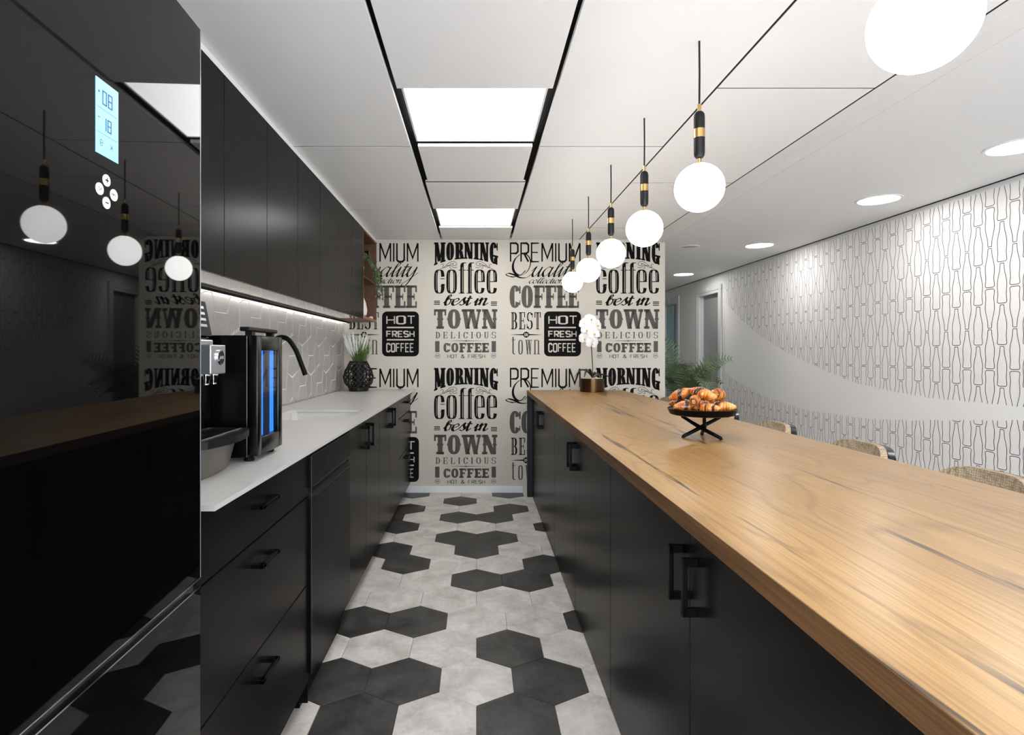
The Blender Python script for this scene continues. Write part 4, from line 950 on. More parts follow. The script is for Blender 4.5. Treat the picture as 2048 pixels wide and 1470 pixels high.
for ch, x0, x1 in (('m', -7, -3.9), ('e', -3.2, -1), ('n', -.3, 2), ('u', 2.8, 5.4)):
    mm_ += {'m': [[(x0, -1.5), (x0, 1.5), (x1, 1.5), (x1, -1.5)], [((x0 + x1) / 2, 1.5), ((x0 + x1) / 2, -1.5)]], 'e': [[(x0, 0), (x1, 0), (x1, 1.5), (x0, 1.5), (x0, -1.5), (x1, -1.5)]], 'n': [[(x0, -1.5), (x0, 1.5), (x1, 1.5), (x1, -1.5)]], 'u': [[(x0, 1.5), (x0, -1.5), (x1, -1.5), (x1, 1.5)]]}[ch]
btn(-0.2915, 1.4515, mm_, 0.0003)

# the front details were measured 1.154 m away; bring them to the fridge's true distance
def fridge_scale(o, k=0.8605):
    for c in o.children:
        if c.name.split('.')[0] in ('body', 'foot_rail'):
            for v in c.data.vertices: v.co.z = min(v.co.z, 1.774); v.co.y *= k
            continue
        for v in c.data.vertices: v.co = Vector((v.co.x, v.co.y * k, max(0.03, CAMH + (v.co.z - CAMH) * k)))
        for g in c.children:
            for v in g.data.vertices: v.co = Vector((v.co.x, v.co.y * k, CAMH + (v.co.z - CAMH) * k))
            for h in g.children:
                for v in h.data.vertices: v.co = Vector((v.co.x, v.co.y * k, CAMH + (v.co.z - CAMH) * k))
fridge_scale(t)

# ------------------------------------------------------------------ small milk cooler
t = thing('mini_cooler', 'small black counter cooler with blue-lit glass door', 'cooler', (-0.8, 1.722, 0.9))
y0, y1, z0, z1, xf, xb = 1.62, 1.826, 0.912, 1.262, -0.622, -0.98
cs = MB(); th = 0.022
cs.box(xb, xf - 0.03, y0, y0 + th, z0, z1, 0.003); cs.box(xb, xf - 0.03, y1 - th, y1, z0, z1, 0.003)
cs.box(xb, xf - 0.03, y0 + th, y1 - th, z0, z0 + 0.05); cs.box(xb, xf - 0.03, y0 + th, y1 - th, z1 - 0.035, z1); cs.box(xb, xb + 0.02, y0 + th, y1 - th, z0 + 0.05, z1 - 0.035)
obj('cabinet', cs, 'plastic_black', t)
dr = MB(); fx0, fx1 = xf - 0.029, xf; gy0, gy1, gz0, gz1 = y0 + 0.032, y1 - 0.035, z0 + 0.055, z1 - 0.043
dr.box(fx0, fx1, y0, gy0, z0 + 0.004, z1, 0.006); dr.box(fx0, fx1, gy1, y1, z0 + 0.004, z1, 0.006); dr.box(fx0, fx1, gy0 - 0.006, gy1 + 0.006, z0 + 0.004, gz0, 0.004); dr.box(fx0, fx1, gy0 - 0.006, gy1 + 0.006, gz1, z1, 0.004)
df = obj('door', dr, 'plastic_black', t, True)
iv = (Matrix.Translation(t['_l'])).inverted()
gm = MB().box(xf - 0.008, xf - 0.005, gy0 + 0.0005, gy1 - 0.0005, gz0 + 0.0005, gz1 - 0.0005); gm.v = [tuple(iv @ Vector(p)) for p in gm.v]
obj('pane', gm, 'pane_glass', df, world=False)
obj('lit_back', MB().box(xf - 0.022, xf - 0.017, gy0 + 0.0006, gy1 - 0.0006, gz0 + 0.0006, gz1 - 0.0006), 'cooler_blue', t, label='glowing blue cooler interior')
obj('reflection_strip', MB().box(xf - 0.0168, xf - 0.011, gy0 + 0.05, gy0 + 0.088, gz0 + 0.001, gz1 - 0.001), 'cooler_reflection', t)  # added dark strip painting a reflection in the middle of the glass
obj('tray', MB().box(xf - 0.07, xf - 0.041, y0 + 0.03, y1 - 0.03, z0 + 0.0505, z0 + 0.06), 'silver', t)
ft = [obj('foot', MB().lathe([(0.014, 0.9002), (0.016, 0.905), (0.012, 0.9119)], (x, y, 0), 16), 'matte_black', t, True) for x in (xf - 0.035, xb + 0.03) for y in (y0 + 0.025, y1 - 0.025)]
hd = MB(); hd.box(xf - 0.05, xf - 0.02, y0 - 0.008, y1 + 0.012, z1 + 0.012, z1 + 0.024, 0.003); hd.box(xf - 0.045, xf - 0.025, y0 + 0.02, y0 + 0.045, z1 + 0.0003, z1 + 0.0122); hd.box(xf - 0.045, xf - 0.025, y1 - 0.025, y1 - 0.005, z1 + 0.0003, z1 + 0.0122)
obj('top_handle', hd, 'matte_black', t)

# ------------------------------------------------------------------ coffee machine
t = thing('coffee_machine', 'black and silver bean-to-cup coffee machine beside the cooler', 'coffee machine', (-0.85, 1.45, 0.9))
ya, yb = 1.305, 1.592; yc = (ya + yb) / 2
obj('body', MB().box(-1.08, -0.74, ya, yb, 0.905, 1.258, 0.012), 'plastic_black', t, True)
tp = MB(); tp.prism([(-1.07, 1.2585), (-0.738, 1.2585), (-0.757, 1.354), (-1.05, 1.354)], lambda a, b, d: (a, d, b), ya + 0.01, yb - 0.004); obj('bean_hopper', tp, 'matte_black', t)
sl = MB()
for k in range(4):
    zz = 1.283 + k * 0.0165; xx = -0.7415 - (zz - 1.2585) * 0.2
    sl.prism([(xx - 0.004, zz), (xx + 0.008, zz), (xx + 0.006, zz + 0.007), (xx - 0.004, zz + 0.007)], lambda a, b, d: (a, d, b), ya + 0.04, yb - 0.03)
obj('vent_slats', sl, 'silver', t)
def curve_base(x_out, x_in, bulge, n=14):
    out = []
    for k in range(n + 1):
        u = k / n; y = ya + 0.003 + (yb - ya - 0.006) * u; out.append((x_out - bulge * (2 * u - 1) ** 2 - (0.02 if k in (0, n) else 0), y))
    return out + [(x_in, yb - 0.003), (x_in, ya + 0.003)]
ba = MB(); lo = curve_base(-0.668, -0.7395, 0.022); hi = curve_base(-0.645, -0.7395, 0.022); n = len(lo)
ba.add([(x, y, 0.9003) for x, y in lo] + [(x, y, 0.985) for x, y in hi], [tuple(range(n))[::-1], tuple(range(n, 2 * n))] + [(i, (i + 1) % n, n + (i + 1) % n, n + i) for i in range(n)])
obj('base', ba, 'steel_grey', t)
tr = MB(); tr.prism(curve_base(-0.605, -0.7393, 0.03), lambda a, b, d: (a, b, d), 0.9855, 1.004); obj('drip_tray', tr, 'matte_black', t)
gr = MB()
for k in range(9): yy = ya + 0.04 + k * 0.026; gr.box(-0.73, -0.65, yy, yy + 0.008, 1.0042, 1.0075)
gr.box(-0.735, -0.73, ya + 0.03, yb - 0.03, 1.0042, 1.0075); gr.box(-0.65, -0.645, ya + 0.03, yb - 0.03, 1.0042, 1.0075); obj('drip_grate', gr, 'chrome', t)
hy0, hy1 = 1.40, 1.482; hx = -0.653
sh_ = obj('spout_head', MB().box(-0.69, hx, hy0, hy1, 1.158, 1.232, 0.003), 'silver', t)
obj('spout_back', MB().box(-0.7395, -0.6905, hy0 - 0.012, hy1 + 0.012, 1.15, 1.246, 0.004), 'silver', t)
cb = MB().lathe([(0.0195, hx - 0.001), (0.0195, hx + 0.004), (0.0165, hx + 0.005), (0.0165, hx + 0.003)], (0, 1.445, 1.2), 32, True, 'X'); cb.v = [tuple(Vector(p) - Vector(t['_l'])) for p in cb.v]
bd = obj('round_badge', cb, 'chrome', sh_, True, world=False)
cb = MB().lathe([(0.0158, hx + 0.003), (0.0158, hx + 0.0055)], (0, 1.445, 1.2), 28, True, 'X'); cb.v = [tuple(Vector(p) - Vector(t['_l'])) for p in cb.v]
obj('badge_face', cb, 'matte_black', sh_, world=False)
lg = MB(); w_, tt = script('jura', 0.08, 0.07, 0.3, 1.0)
for p in w_: lg.add([(hx + 0.006, 1.445 - 0.012 + a / tt * 0.023, 1.197 + b * 0.0062) for a, b in p], [tuple(range(len(p)))])
lg.v = [tuple(Vector(p) - Vector(t['_l'])) for p in lg.v]; obj('badge_lettering', lg, 'plastic_white', sh_, world=False)
for y in (1.418, 1.46): obj('nozzle', MB().lathe([(0.012, 1.158), (0.012, 1.148), (0.008, 1.142), (0.008, 1.132), (0.004, 1.13)], (-0.675, y, 0), 18), 'chrome', t, True)
obj('milk_tube', MB().tube(spline([(-0.69, 1.385, 1.16), (-0.68, 1.382, 1.1), (-0.685, 1.384, 1.05), (-0.7, 1.386, 1.008)], 5), 0.004, 8), 'chrome', t, True)

# ------------------------------------------------------------------ lattice vase with grasses
vx, vy = -0.975, 4.70
t = thing('lattice_vase', 'round black woven lattice vase holding green and white grasses', 'vase', (vx, vy, 0.9))
prof = [(0.0, 0.072), (0.03, 0.078), (0.07, 0.112), (0.115, 0.122), (0.165, 0.11), (0.21, 0.085), (0.24, 0.07)]
def rad(h):
    for a, b in zip(prof, prof[1:]):
        if h <= b[0]:
            u = (h - a[0]) / (b[0] - a[0]); u = u * u * (3 - 2 * u); return a[1] + (b[1] - a[1]) * u
    return prof[-1][1]
obj('base_ring', MB().lathe([(0.06, 0.9003), (0.078, 0.9003), (0.08, 0.912), (0.078, 0.93), (0.06, 0.93)], (vx, vy, 0), 36), 'matte_black', t, True)
obj('rim', MB().lathe([(0.062, 1.134), (0.074, 1.132), (0.076, 1.142), (0.072, 1.148), (0.062, 1.146)], (vx, vy, 0), 36, False), 'matte_black', t, True)
for s_ in (-1, 1):
    for k in range(18):
        pts = []
        for q in range(15):
            h = 0.025 + 0.215 * q / 14; a = 2 * PI * k / 18 + s_ * (h * 7.5); r_ = rad(h) + s_ * 0.0015; pts.append((vx + r_ * math.cos(a), vy + r_ * math.sin(a), 0.9 + h))
        obj('lattice_strip', MB().tube(pts, 0.0036, 6), 'rattan', t, True)
obj('inner_pot', MB().lathe([(0.04, 0.9305), (0.047, 1.0), (0.05, 1.12), (0.046, 1.12), (0.044, 1.1)], (vx, vy, 0), 24), 'matte_black', t, True)
gg = MB(); pw = MB(); rv = random.Random(11)
for k in range(170):
    a = rv.uniform(0, 2 * PI); r0 = rv.uniform(0, 0.035); sp_ = rv.uniform(0.01, 0.09) * (1.6 if rv.random() < 0.1 else 1); hh = rv.uniform(0.12, 0.27)
    p0 = Vector((vx + 0.022 + r0 * math.cos(a), vy + r0 * math.sin(a), 1.11)); p2 = p0 + Vector((sp_ * math.cos(a), sp_ * math.sin(a), hh)); p1 = (p0 + p2) / 2 + Vector((-0.1 * sp_ * math.cos(a), 0, hh * 0.12))
    gg.tube([p0, p1, p2], [0.0016, 0.0013, 0.0003], 4, False)
for k in range(64):
    a = rv.uniform(0, 2 * PI); sp_ = rv.uniform(0.015, 0.11); hh = rv.uniform(0.16, 0.29)
    p0 = Vector((vx - 0.012 + 0.012 * math.cos(a), vy + 0.012 * math.sin(a), 1.11)); p2 = p0 + Vector((sp_ * math.cos(a) - 0.012, sp_ * math.sin(a), hh)); pm = p0.lerp(p2, 0.45)
    gg.tube([p0, pm], [0.001, 0.001], 4, False); pw.tube([pm, p0.lerp(p2, 0.6), p0.lerp(p2, 0.8), p2], [0.0014, 0.0055, 0.005, 0.0006], 6)
q = obj('grass_blades', gg, 'grass_green', t); q['kind'] = 'stuff'; q = obj('white_plumes', pw, 'plume_white', t, True); q['kind'] = 'stuff'

# ------------------------------------------------------------------ island (turned a quarter degree)
IR = -0.0048
def isl(x, y): c, s_ = math.cos(IR), math.sin(IR); return (x * c - y * s_, x * s_ + y * c, 0)
IX, IT0, IT1 = 0.447, 0.865, 0.90
def local(t, mb):                                        # island coordinates -> object coordinates
    mb.v = [(p[0] - t['_ix'], p[1] - t['_iy'], p[2]) for p in mb.v]; return mb
def island_unit(label, y0, ym, y1):
    cx, cy = 0.7, (y0 + y1) / 2
    t = thing('island_cabinet', label, 'cabinet', isl(cx, cy), IR, group='black cabinets under the oak island top'); t['_ix'] = cx; t['_iy'] = cy
    obj('body', local(t, MB().box(IX + 0.0195, 0.96, y0 + 0.001, y1 - 0.001, 0.0015, IT0 - 0.0008)), 'cab_carcass', t, world=False)
    for a, b, s_ in ((y0, ym, -1), (ym, y1, 1)):
        d = obj('door', local(t, MB().box(IX, IX + 0.0185, a + 0.0015, b - 0.0015, 0.008, 0.846, 0.0012)), 'cab_black', t, world=False)
        obj('handle', local(t, bar_handle(None, IX, ym + s_ * 0.042, 0.731, -1, True)), 'metal_black', d, world=False)
island_unit('black two-door island cabinet touching the dark end panel by the lettered wall', 3.375, 4.10, 4.789)
island_unit('black two-door island cabinet opposite the dishwasher and sink', 1.94, 2.66, 3.374)
island_unit('black two-door island cabinet opposite the tall fridge', 0.48, 1.21, 1.939)
island_unit('black two-door island cabinet at the end away from the lettered wall', -0.36, 0.06, 0.479)
for nm, x0, x1, yy0, yy1, zz0, zz1, m, lb, ct in (('island_worktop', 0.403, 1.205, -0.4, 4.832, IT0, IT1, 'oak', 'long oak plank worktop on the kitchen island', 'worktop'),
                                                ('island_end_panel', 0.405, 0.96, 4.791, 4.830, 0.0008, IT0 - 0.0008, 'matte_black', 'dark upright end panel of the island facing the lettered wall', 'panel')):
    t = thing(nm, lb, ct, isl((x0 + x1) / 2, (yy0 + yy1) / 2), IR); t['_ix'] = (x0 + x1) / 2; t['_iy'] = (yy0 + yy1) / 2
    if nm == 'island_worktop':
        obj('top_slab', local(t, MB().box(x0 + 0.0015, x1, yy0, yy1, zz0, zz1, 0.001)), m, t, world=False)
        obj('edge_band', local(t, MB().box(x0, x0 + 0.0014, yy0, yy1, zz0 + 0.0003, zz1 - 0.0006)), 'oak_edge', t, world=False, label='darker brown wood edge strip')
    else: obj('board', local(t, MB().box(x0, x1, yy0, yy1, zz0, zz1, 0.001)), m, t, world=False)

# ------------------------------------------------------------------ pendants
ZG = 1.735
def pendant(loc, label):
    t = thing('pendant_lamp', label, 'pendant lamp', loc, group='row of globe pendants above the island'); x, y = loc[0], loc[1]
    obj('cord', MB().tube([(x, y, 1.998), (x + 0.0008, y, 2.1), (x, y, ZC - 0.0002)], 0.0032, 8), 'matte_black', t, True)
    obj('ferrule', MB().lathe([(0.006, 1.976), (0.006, 1.999)], (x, y, 0), 16), 'brass', t, True)
    cap = lambda z0, z1, top: [(0.003, z0), (0.0105, z0 + 0.003), (0.0155, z0 + 0.01), (0.0168, z0 + 0.02), (0.0168, z1)] if not top else [(0.0168, z0), (0.0168, z1 - 0.02), (0.0155, z1 - 0.01), (0.0105, z1 - 0.003), (0.003, z1)]
    obj('lower_grip', MB().lathe(cap(1.826, 1.8925, False), (x, y, 0), 24), 'matte_black', t, True); obj('upper_grip', MB().lathe(cap(1.920, 1.978, True), (x, y, 0), 24), 'matte_black', t, True)
    obj('band', MB().lathe([(0.0172, 1.8923), (0.0172, 1.9202)], (x, y, 0), 24), 'brass', t, True)
    obj('stem', MB().lathe([(0.006, 1.808), (0.006, 1.828)], (x, y, 0), 16), 'brass', t, True)
    obj('cap', MB().lathe([(0.026, ZG + 0.0715), (0.024, ZG + 0.074), (0.004, ZG + 0.0755)], (x, y, 0), 28), 'brass', t, True)
    r = 0.0757; pr_ = [(max(1e-5, r * math.sin(PI * i / 28)), ZG - r * math.cos(PI * i / 28)) for i in range(25)] + [(0.0262, ZG + 0.0712)]
    obj('globe', MB().lathe(pr_, (x, y, 0), 48, False), 'globe_glass', t, True)
    return t
PX = 0.706
p0 = pendant((PX, 1.803, 1.66), 'white globe pendant hanging between the croissant stand and the camera end of the island')
pl_ = [(2.394, 'white globe pendant above the croissant stand, next one towards the lettered wall'), (2.988, 'white globe pendant third from the orchid end of the row'),
       (3.588, 'white globe pendant second from the lettered wall'), (4.188, 'white globe pendant closest to the lettered wall and the orchid'), (0.90, 'white globe pendant at the end of the row away from the lettered wall')]
p0['label'] = 'white globe pendant fifth from the lettered wall, before the wider gap'
for y, lb in pl_: dup(p0, (PX, y, 1.66), 0, {2.394: 'white globe pendant fourth from the lettered wall'}.get(y, lb))

# ------------------------------------------------------------------ downlights and speaker in the plaster ceiling
def downlight(x, y, label):
    t = thing('downlight', label, 'downlight', (x, y, ZR), group='round downlights beside the bottle wall')
    obj('trim_ring', MB().lathe([(0.11, ZR - 0.0004), (0.128, ZR - 0.0004), (0.126, ZR - 0.004), (0.112, ZR - 0.005), (0.11, ZR - 0.0004)], (x, y, 0), 40, False), 'plastic_white', t, True)
    obj('diffuser', MB().lathe([(0.1098, ZR - 0.0006), (0.1098, ZR - 0.003)], (x, y, 0), 40), 'downlight', t)
    return t
DX_ = 2.53
for y, lb in ((3.58, 'round downlight third from the grey door, over the bottle print'), (2.66, 'round downlight fourth from the grey door, over the tall bottle outlines'), (5.09, 'round downlight second from the grey door, over the bottle print'),
              (6.95, 'round downlight in front of the grey door')):
    downlight(DX_, y, lb)
t = thing('ceiling_speaker', 'small unlit round grille in the plaster ceiling', 'speaker', (1.93, 5.15, ZR))
obj('rim', MB().lathe([(0.07, ZR - 0.0004), (0.085, ZR - 0.0004), (0.083, ZR - 0.005), (0.072, ZR - 0.006), (0.07, ZR - 0.0004)], (1.93, 5.15, 0), 32, False), 'plastic_white', t, True)
obj('grille', MB().lathe([(0.07, ZR - 0.0006), (0.07, ZR - 0.003)], (1.93, 5.15, 0), 32), 'speaker_grille', t)

# ------------------------------------------------------------------ cake stand and pastries
cx, cy = 0.832, 2.10
t = thing('cake_stand', 'black tray stand on three crossed legs carrying croissants', 'cake stand', (cx, cy, 0.9))
obj('tray', MB().lathe([(0.001, 0.986), (0.1, 0.983), (0.113, 0.987), (0.122, 1.007), (0.119, 1.0085), (0.110, 0.993), (0.001, 0.992)], (cx, cy, 0), 56), 'metal_black', t, True)
for k in range(3):
    a = 2 * PI * k / 3 + 0.25; d = Vector((math.cos(a), math.sin(a), 0)); pp = Vector((-d.y, d.x, 0)) * 0.008
    P = [Vector((cx, cy, 0.9845)) + d * 0.078, Vector((cx, cy, 0.972)) + d * 0.076, Vector((cx, cy, 0.942)) + d * 0.012 + pp, Vector((cx, cy, 0.93)) - d * 0.014 + pp, Vector((cx, cy, 0.9065)) - d * 0.072 + pp, Vector((cx, cy, 0.9002)) - d * 0.074 + pp]
    obj('leg', MB().tube(P, [0.006, 0.006, 0.0075, 0.0075, 0.0065, 0.006], 10), 'metal_black', t, True)
def croissant(loc, rot, ln, r, bend, m, label, turns=6):
    vs = MB(); n = 46; k = 16; pts = []; rr_ = []
    for i in range(n):
        u = i / (n - 1); a = (u - 0.5) * bend; R_ = ln / bend
        pts.append((R_ * math.sin(a), R_ * (1 - math.cos(a)), 0)); st_ = (abs(u - 0.5) * 2 * turns) % 1.0
        rr_.append(max(0.003, r * (0.24 + 0.76 * math.sin(PI * min(max(u, 0.02), 0.98)) ** 0.8) * (0.88 + 0.16 * (1 - st_) ** 0.7)))
    vs.tube(pts, rr_, k)
    rv_ = random.Random(hash(label) % 1000)
    vs.v = [(x, y, z * 0.86) for x, y, z in vs.v]
    o = obj('croissant', vs, m, None, True); o.location = loc; o.rotation_euler = rot
    return tag(o, label, 'croissant', 'chocolate croissants on the black stand')
zt = 0.993
croissant((cx - 0.068, cy - 0.022, zt + 0.0235), (0, 0, 0.5), 0.1, 0.025, 0.9, 'pastry_glazed', 'golden croissant with chocolate crumbs lying at the tray rim by the orchid side')
croissant((cx - 0.008, cy - 0.068, zt + 0.021), (0, 0, -0.1), 0.09, 0.0235, 0.7, 'pastry_striped', 'chocolate-striped croissant on the tray front under the large glazed one')
croissant((cx + 0.06, cy - 0.03, zt + 0.0235), (0, 0, -0.6), 0.095, 0.025, 0.8, 'pastry_glazed', 'golden croissant on the tray under the coiled roll')
croissant((cx + 0.048, cy + 0.05, zt + 0.023), (0, 0, 0.3), 0.1, 0.0245, 0.8, 'pastry_striped', 'croissant at the back of the tray facing the bottle wall')
croissant((cx - 0.052, cy + 0.05, zt + 0.025), (0, 0, -0.5), 0.1, 0.0245, 0.8, 'pastry_glazed', 'croissant at the back of the tray facing the lettered wall')
croissant((cx - 0.004, cy - 0.014, zt + 0.069), (0, 0.25, -0.55), 0.1, 0.028, 0.8, 'pastry_glazed', 'largest glazed croissant on top of the pile')
croissant((cx + 0.068, cy + 0.02, zt + 0.064), (0.2, 0.1, 0.9), 0.085, 0.0265, 0.5, 'pastry_striped', 'coiled chocolate-striped roll on top of the pile', 4)
croissant((cx - 0.066, cy + 0.036, zt + 0.064), (0, -0.35, 0.25), 0.095, 0.0235, 0.7, 'pastry_glazed', 'orange glazed croissant leaning on the upper side of the pile')
croissant((cx - 0.046, cy - 0.054, zt + 0.05), (0.3, -0.3, 1.2), 0.06, 0.019, 0.5, 'pastry_striped', 'small chocolate-striped croissant tucked into the front of the pile', 4)

# ------------------------------------------------------------------ orchid
ox, oy = 0.938, 4.62
t = thing('orchid', 'white orchid in a bronze metal pot on the island', 'plant', (ox, oy, 0.9))
obj('pot', MB().lathe([(0.094, 0.9003), (0.098, 0.902), (0.098, 1.008), (0.094, 1.009), (0.093, 0.985)], (ox, oy, 0), 48), 'bronze', t, True)
rv = random.Random(4)
pb = MB()
for k in range(34):
    a = rv.uniform(0, 2 * PI); r_ = rv.uniform(0, 0.078); s_ = rv.uniform(0.012, 0.02); pb.sphere((ox + r_ * math.cos(a), oy + r_ * math.sin(a), 0.998 + rv.uniform(0, 0.008)), (s_, s_, s_ * 0.6), 8, 5)
q = obj('pebbles', pb, 'pebble', t, True); q['kind'] = 'stuff'
for (ax, ay, ln, up) in ((-1, -0.2, 0.15, 0.085), (-0.7, -0.6, 0.1, 0.09), (1, -0.3, 0.16, 0.045), (0.8, 0.5, 0.1, 0.06), (0.55, -0.6, 0.09, 0.05)):
    d = Vector((ax, ay, 0)).normalized(); s_ = Vector((-d.y, d.x, 0)); mb = MB(); vs = []; n = 12
    for i in range(n + 1):
        u = i / n; c = Vector((ox, oy, 1.0)) + d * (ln * u) + Vector((0, 0, up * math.sin(PI * min(1, u * 0.8 + 0.05)) * 0.95 - 0.02 * u * u)); w = 0.018 * math.sin(PI * min(0.97, 0.12 + 0.85 * u)) + 0.001
        vs += [c - s_ * w + Vector((0, 0, w * 0.5)), c, c + s_ * w + Vector((0, 0, w * 0.5)), c - Vector((0, 0, 0.002))]
    fs = []
    for i in range(n):
        a, b = i * 4, i * 4 + 4; fs += [(a, a + 1, b + 1, b), (a + 1, a + 2, b + 2, b + 1), (a + 2, a + 3, b + 3, b + 2), (a + 3, a, b, b + 3)]
    obj('leaf', mb.add(vs, fs), 'leaf_orchid', t, True)
stp = spline([(ox + 0.005, oy, 1.0), (ox + 0.004, oy, 1.12), (ox - 0.004, oy, 1.26), (ox + 0.0, oy, 1.38), (ox - 0.02, oy - 0.01, 1.49)], 6)
obj('stem', MB().tube(stp, 0.0038, 8), 'leaf_orchid', t, True)
def flower(p, nrm, r, roll):
    nrm = Vector(nrm).normalized(); a = nrm.cross(Vector((0, 0, 1))).normalized(); b = a.cross(nrm); mb = MB()
    for k, (ang, ln, w) in enumerate(((90, 1, .5), (210, .95, .42), (330, .95, .42), (15, 1, .75), (165, 1, .75))):
        th = math.radians(ang) + roll; d = a * math.cos(th) + b * math.sin(th); s_ = nrm.cross(d); vs = []; n = 6
        for i in range(n + 1):
            u = i / n; hw = r * w * math.sin(PI * min(.98, .08 + .9 * u)) ** .7; c = p + d * (r * ln * u) + nrm * (r * (.25 * math.sin(PI * u * .8) - .1 * u + (.03 if k > 2 else 0)))
            vs += [c - s_ * hw - nrm * r * .12 * u, c + nrm * r * .05, c + s_ * hw - nrm * r * .12 * u]
        fs = []
        for i in range(n): q = i * 3; fs += [(q, q + 1, q + 4, q + 3), (q + 1, q + 2, q + 5, q + 4)]
        mb.add(vs, fs)
    mb.v = [tuple(Vector(q) - Vector(t['_l'])) for q in mb.v]
    f = obj('flower', mb, 'petal', t, True, world=False)
    c = p + nrm * r * .3 - b * r * .15; lp = MB().sphere(tuple(c), (r * .11, r * .11, r * .17), 10, 7); lp.v = [tuple(Vector(q) - Vector(t['_l'])) for q in lp.v]
    obj('lip', lp, 'petal_lip', f, True, world=False)
for (px, py, dy, nx, nz) in ((1180, 640, 0, .1, .5), (1169, 648, -.01, -.7, .2), (1192, 651, 0, .7, .1), (1172, 660, -.035, -.3, .1), (1184, 668, -.045, .25, 0), (1169, 677, -.01, -.6, -.2), (1181, 686, -.03, .2, -.3)):
    flower(Vector(((px - VPX) * oy / F_PX, oy - 0.02 + dy, CAMH - (py - VPY) * oy / F_PX)), (nx + rv.uniform(-.15, .15), -1, nz + rv.uniform(-.2, .2)), 0.056, rv.uniform(-.5, .5))

# ------------------------------------------------------------------ chairs on the far side of the island
def chair(loc, label):
    t = thing('dining_chair', label, 'chair', loc, group='woven chairs along the island')
    W2 = 0.225
    def shell(x_in, off, z0, z1, w2, n=18):
        """upright curved panel: open towards -X"""
        mb = MB(); vs = []; rows = 8
        for j in range(rows + 1):
            v = j / rows; z = z0 + (z1 - z0) * v; wj = w2 * (1 - 0.12 * v * v) if v < 0.85 else w2 * (1 - 0.12 * v * v) * (1 - ((v - 0.85) / 0.15) ** 2 * 0.1)
            for i in range(n + 1):
                u = 2 * i / n - 1; zz = z - (abs(u) ** 5) * 0.05 * v; x = x_in + off * 1.0 - 0.05 * abs(u) ** 2.6 + 0.05 * v
                vs.append((x, wj * u, zz))
        m_ = n + 1; th = 0.024; base = len(vs); vs += [(x + th, y * 1.03, z) for x, y, z in vs]; fs = []
        for j in range(rows):
            for i in range(n): a = j * m_ + i; fs += [(a, a + 1, a + m_ + 1, a + m_), (base + a, base + a + m_, base + a + m_ + 1, base + a + 1)]
        for j in range(rows):
            for i in (0, n): a = j * m_ + i; fs.append((a, a + m_, base + a + m_, base + a))
        for i in range(n):
            fs.append((i, base + i, base + i + 1, i + 1)); a = rows * m_ + i; fs.append((a, a + 1, base + a + 1, base + a))
        return mb.add(vs, fs)
    obj('back_cushion', shell(0.165, 0, 0.50, 0.845, W2 - 0.012), 'weave', t, True, world=False)
    obj('back_shell', shell(0.1905, 0, 0.44, 0.84, W2), 'shell_black', t, True, world=False, label='dark glossy outer shell')
    obj('seat', MB().box(-0.23, 0.15, -0.21, 0.21, 0.415, 0.475, 0.022), 'weave', t, True, world=False)
    obj('seat_pan', MB().box(-0.21, 0.17, -0.19, 0.19, 0.395, 0.4145, 0.005), 'shell_black', t, world=False)
    for sx, sy in ((-1, -1), (-1, 1), (1, -1), (1, 1)): obj('leg', MB().tube([(sx * 0.16 - 0.01, sy * 0.15, 0.395), (sx * 0.2 - 0.01, sy * 0.19, 0.0005)], [0.014, 0.009], 10), 'metal_black', t, True, world=False)
    obj('back_support', MB().box(0.15, 0.19, -0.04, 0.04, 0.40, 0.45, 0.004), 'shell_black', t, world=False)
    return t
cy_ = [(2.345, 'beige woven chair with dark shell, second beyond the croissant stand towards the room end'), (1.76, 'beige woven chair with dark shell at the room end of the island row'), (3.02, 'beige woven chair with dark shell just past the croissant stand'),
       (3.65, 'beige woven chair partly hidden behind the croissant stand'), (4.2, 'beige woven chair between the croissant stand and the orchid'), (4.76, 'beige woven chair at the lettered wall end of the island')]
NAMES = ['fifth from the lettered wall', 'sixth and last from the lettered wall', 'fourth from the lettered wall', 'third from the lettered wall', 'second from the lettered wall', 'standing closest to the lettered wall']
c0 = None
for (y, lb), nm in zip(cy_, NAMES):
    lb = 'beige woven dining chair with dark shell, ' + nm
    if c0 is None: c0 = chair((1.38, y, 0), lb)
    else: dup(c0, (1.38, min(y, YF - 0.245), 0), 0, lb)

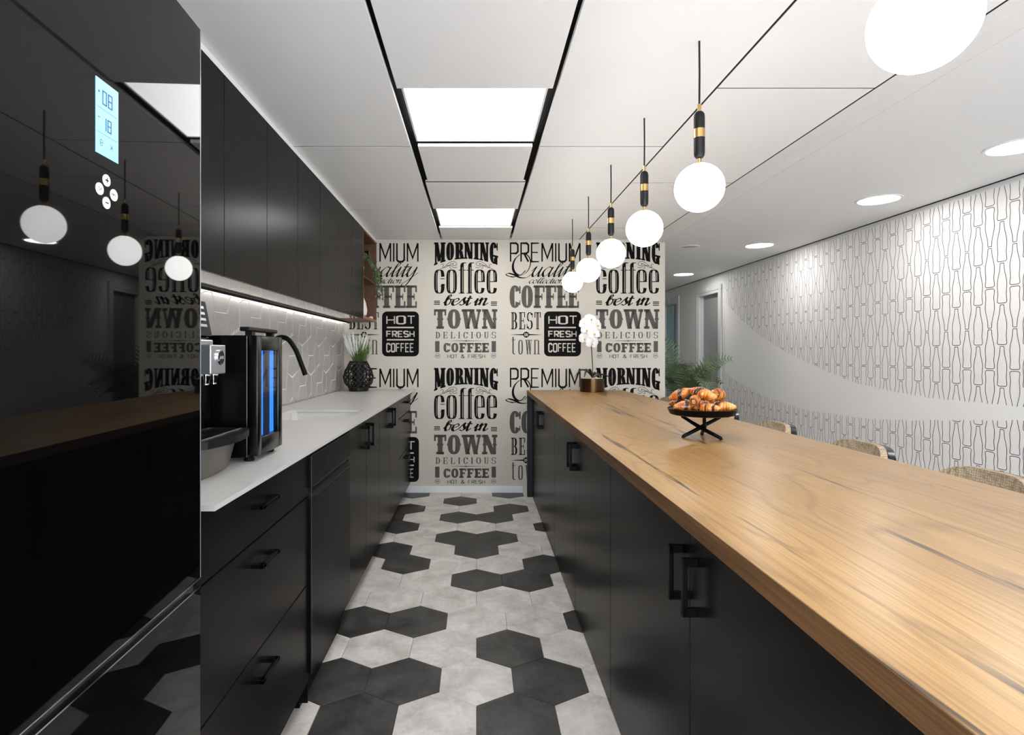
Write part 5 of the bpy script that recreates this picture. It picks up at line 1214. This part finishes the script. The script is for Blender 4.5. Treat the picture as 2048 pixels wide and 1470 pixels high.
# ------------------------------------------------------------------ fern in a planter past the wall end
gx, gy = 2.05, 5.62
t = thing('potted_fern', 'large dark green fern in a tall grey planter past the lettered wall', 'plant', (gx, gy, 0))
obj('planter', MB().lathe([(0.13, 0.0005), (0.15, 0.02), (0.19, 0.6), (0.195, 0.66), (0.175, 0.66), (0.17, 0.62)], (gx, gy, 0), 36), 'planter', t, True)
obj('soil', MB().lathe([(0.17, 0.61), (0.17, 0.62)], (gx, gy, 0), 24), 'soil', t)
rv = random.Random(21)
def frond(a, ln, rise, droop, roll=0.0):
    d = Vector((math.cos(a), math.sin(a), 0)); mb = MB(); n = 24; P = []
    for i in range(n + 1):
        u = i / n; P.append(Vector((gx, gy, 0.62)) + d * (ln * (0.2 * u + 0.8 * u ** 1.6)) + Vector((0, 0, rise * math.sin(u * PI * 0.5) - droop * u ** 3)))
    mb.tube(P, [0.0045 * (1 - 0.8 * i / n) for i in range(n + 1)], 5, False)
    for i in range(5, n + 1):
        u = i / n; w = 0.12 * math.sin(PI * min(.95, u * .82 + .1)) + 0.004; tg = (P[i] - P[i - 1]).normalized()
        s_ = Matrix.Rotation(roll, 3, tg) @ Vector((-d.y, d.x, 0)); b_ = tg * (0.28 * (P[i] - P[i - 1]).length)
        for sd in (-1, 1):
            q = (s_ * sd + tg * 0.4 + Vector((0, 0, -0.12))).normalized(); p = P[i] + tg * rv.uniform(-.002, .002)
            mb.add([p - b_, p + b_, p + q * w * .55 + b_ * 0.9, p + q * w + tg * .006, p + q * w * .55 - b_ * 0.9], [(0, 1, 2, 4), (2, 3, 4)])
    obj('frond', mb, 'leaf_fern', t)
for k in range(17): frond(2 * PI * k / 17 * 3 + rv.uniform(-.2, .2), rv.uniform(.22, .4), rv.uniform(.3, .55), rv.uniform(.02, .3), rv.uniform(-1, 1))
frond(3.3, 0.28, 0.72, 0.02, 1.3); frond(-0.3, 0.42, 0.56, 0.02, 1.2); frond(0.1, 0.36, 0.5, 0.05, -1.2); frond(2.6, .3, .6, .02, -1.0); frond(-0.9, 0.26, 0.52, 0.05, 0.6); frond(-2.2, 0.22, 0.5, 0.02, 0.4)

# tidy the bookkeeping values
for o in TEMP:
    for k in ('_l', '_r', '_ix', '_iy'):
        if k in o: del o[k]
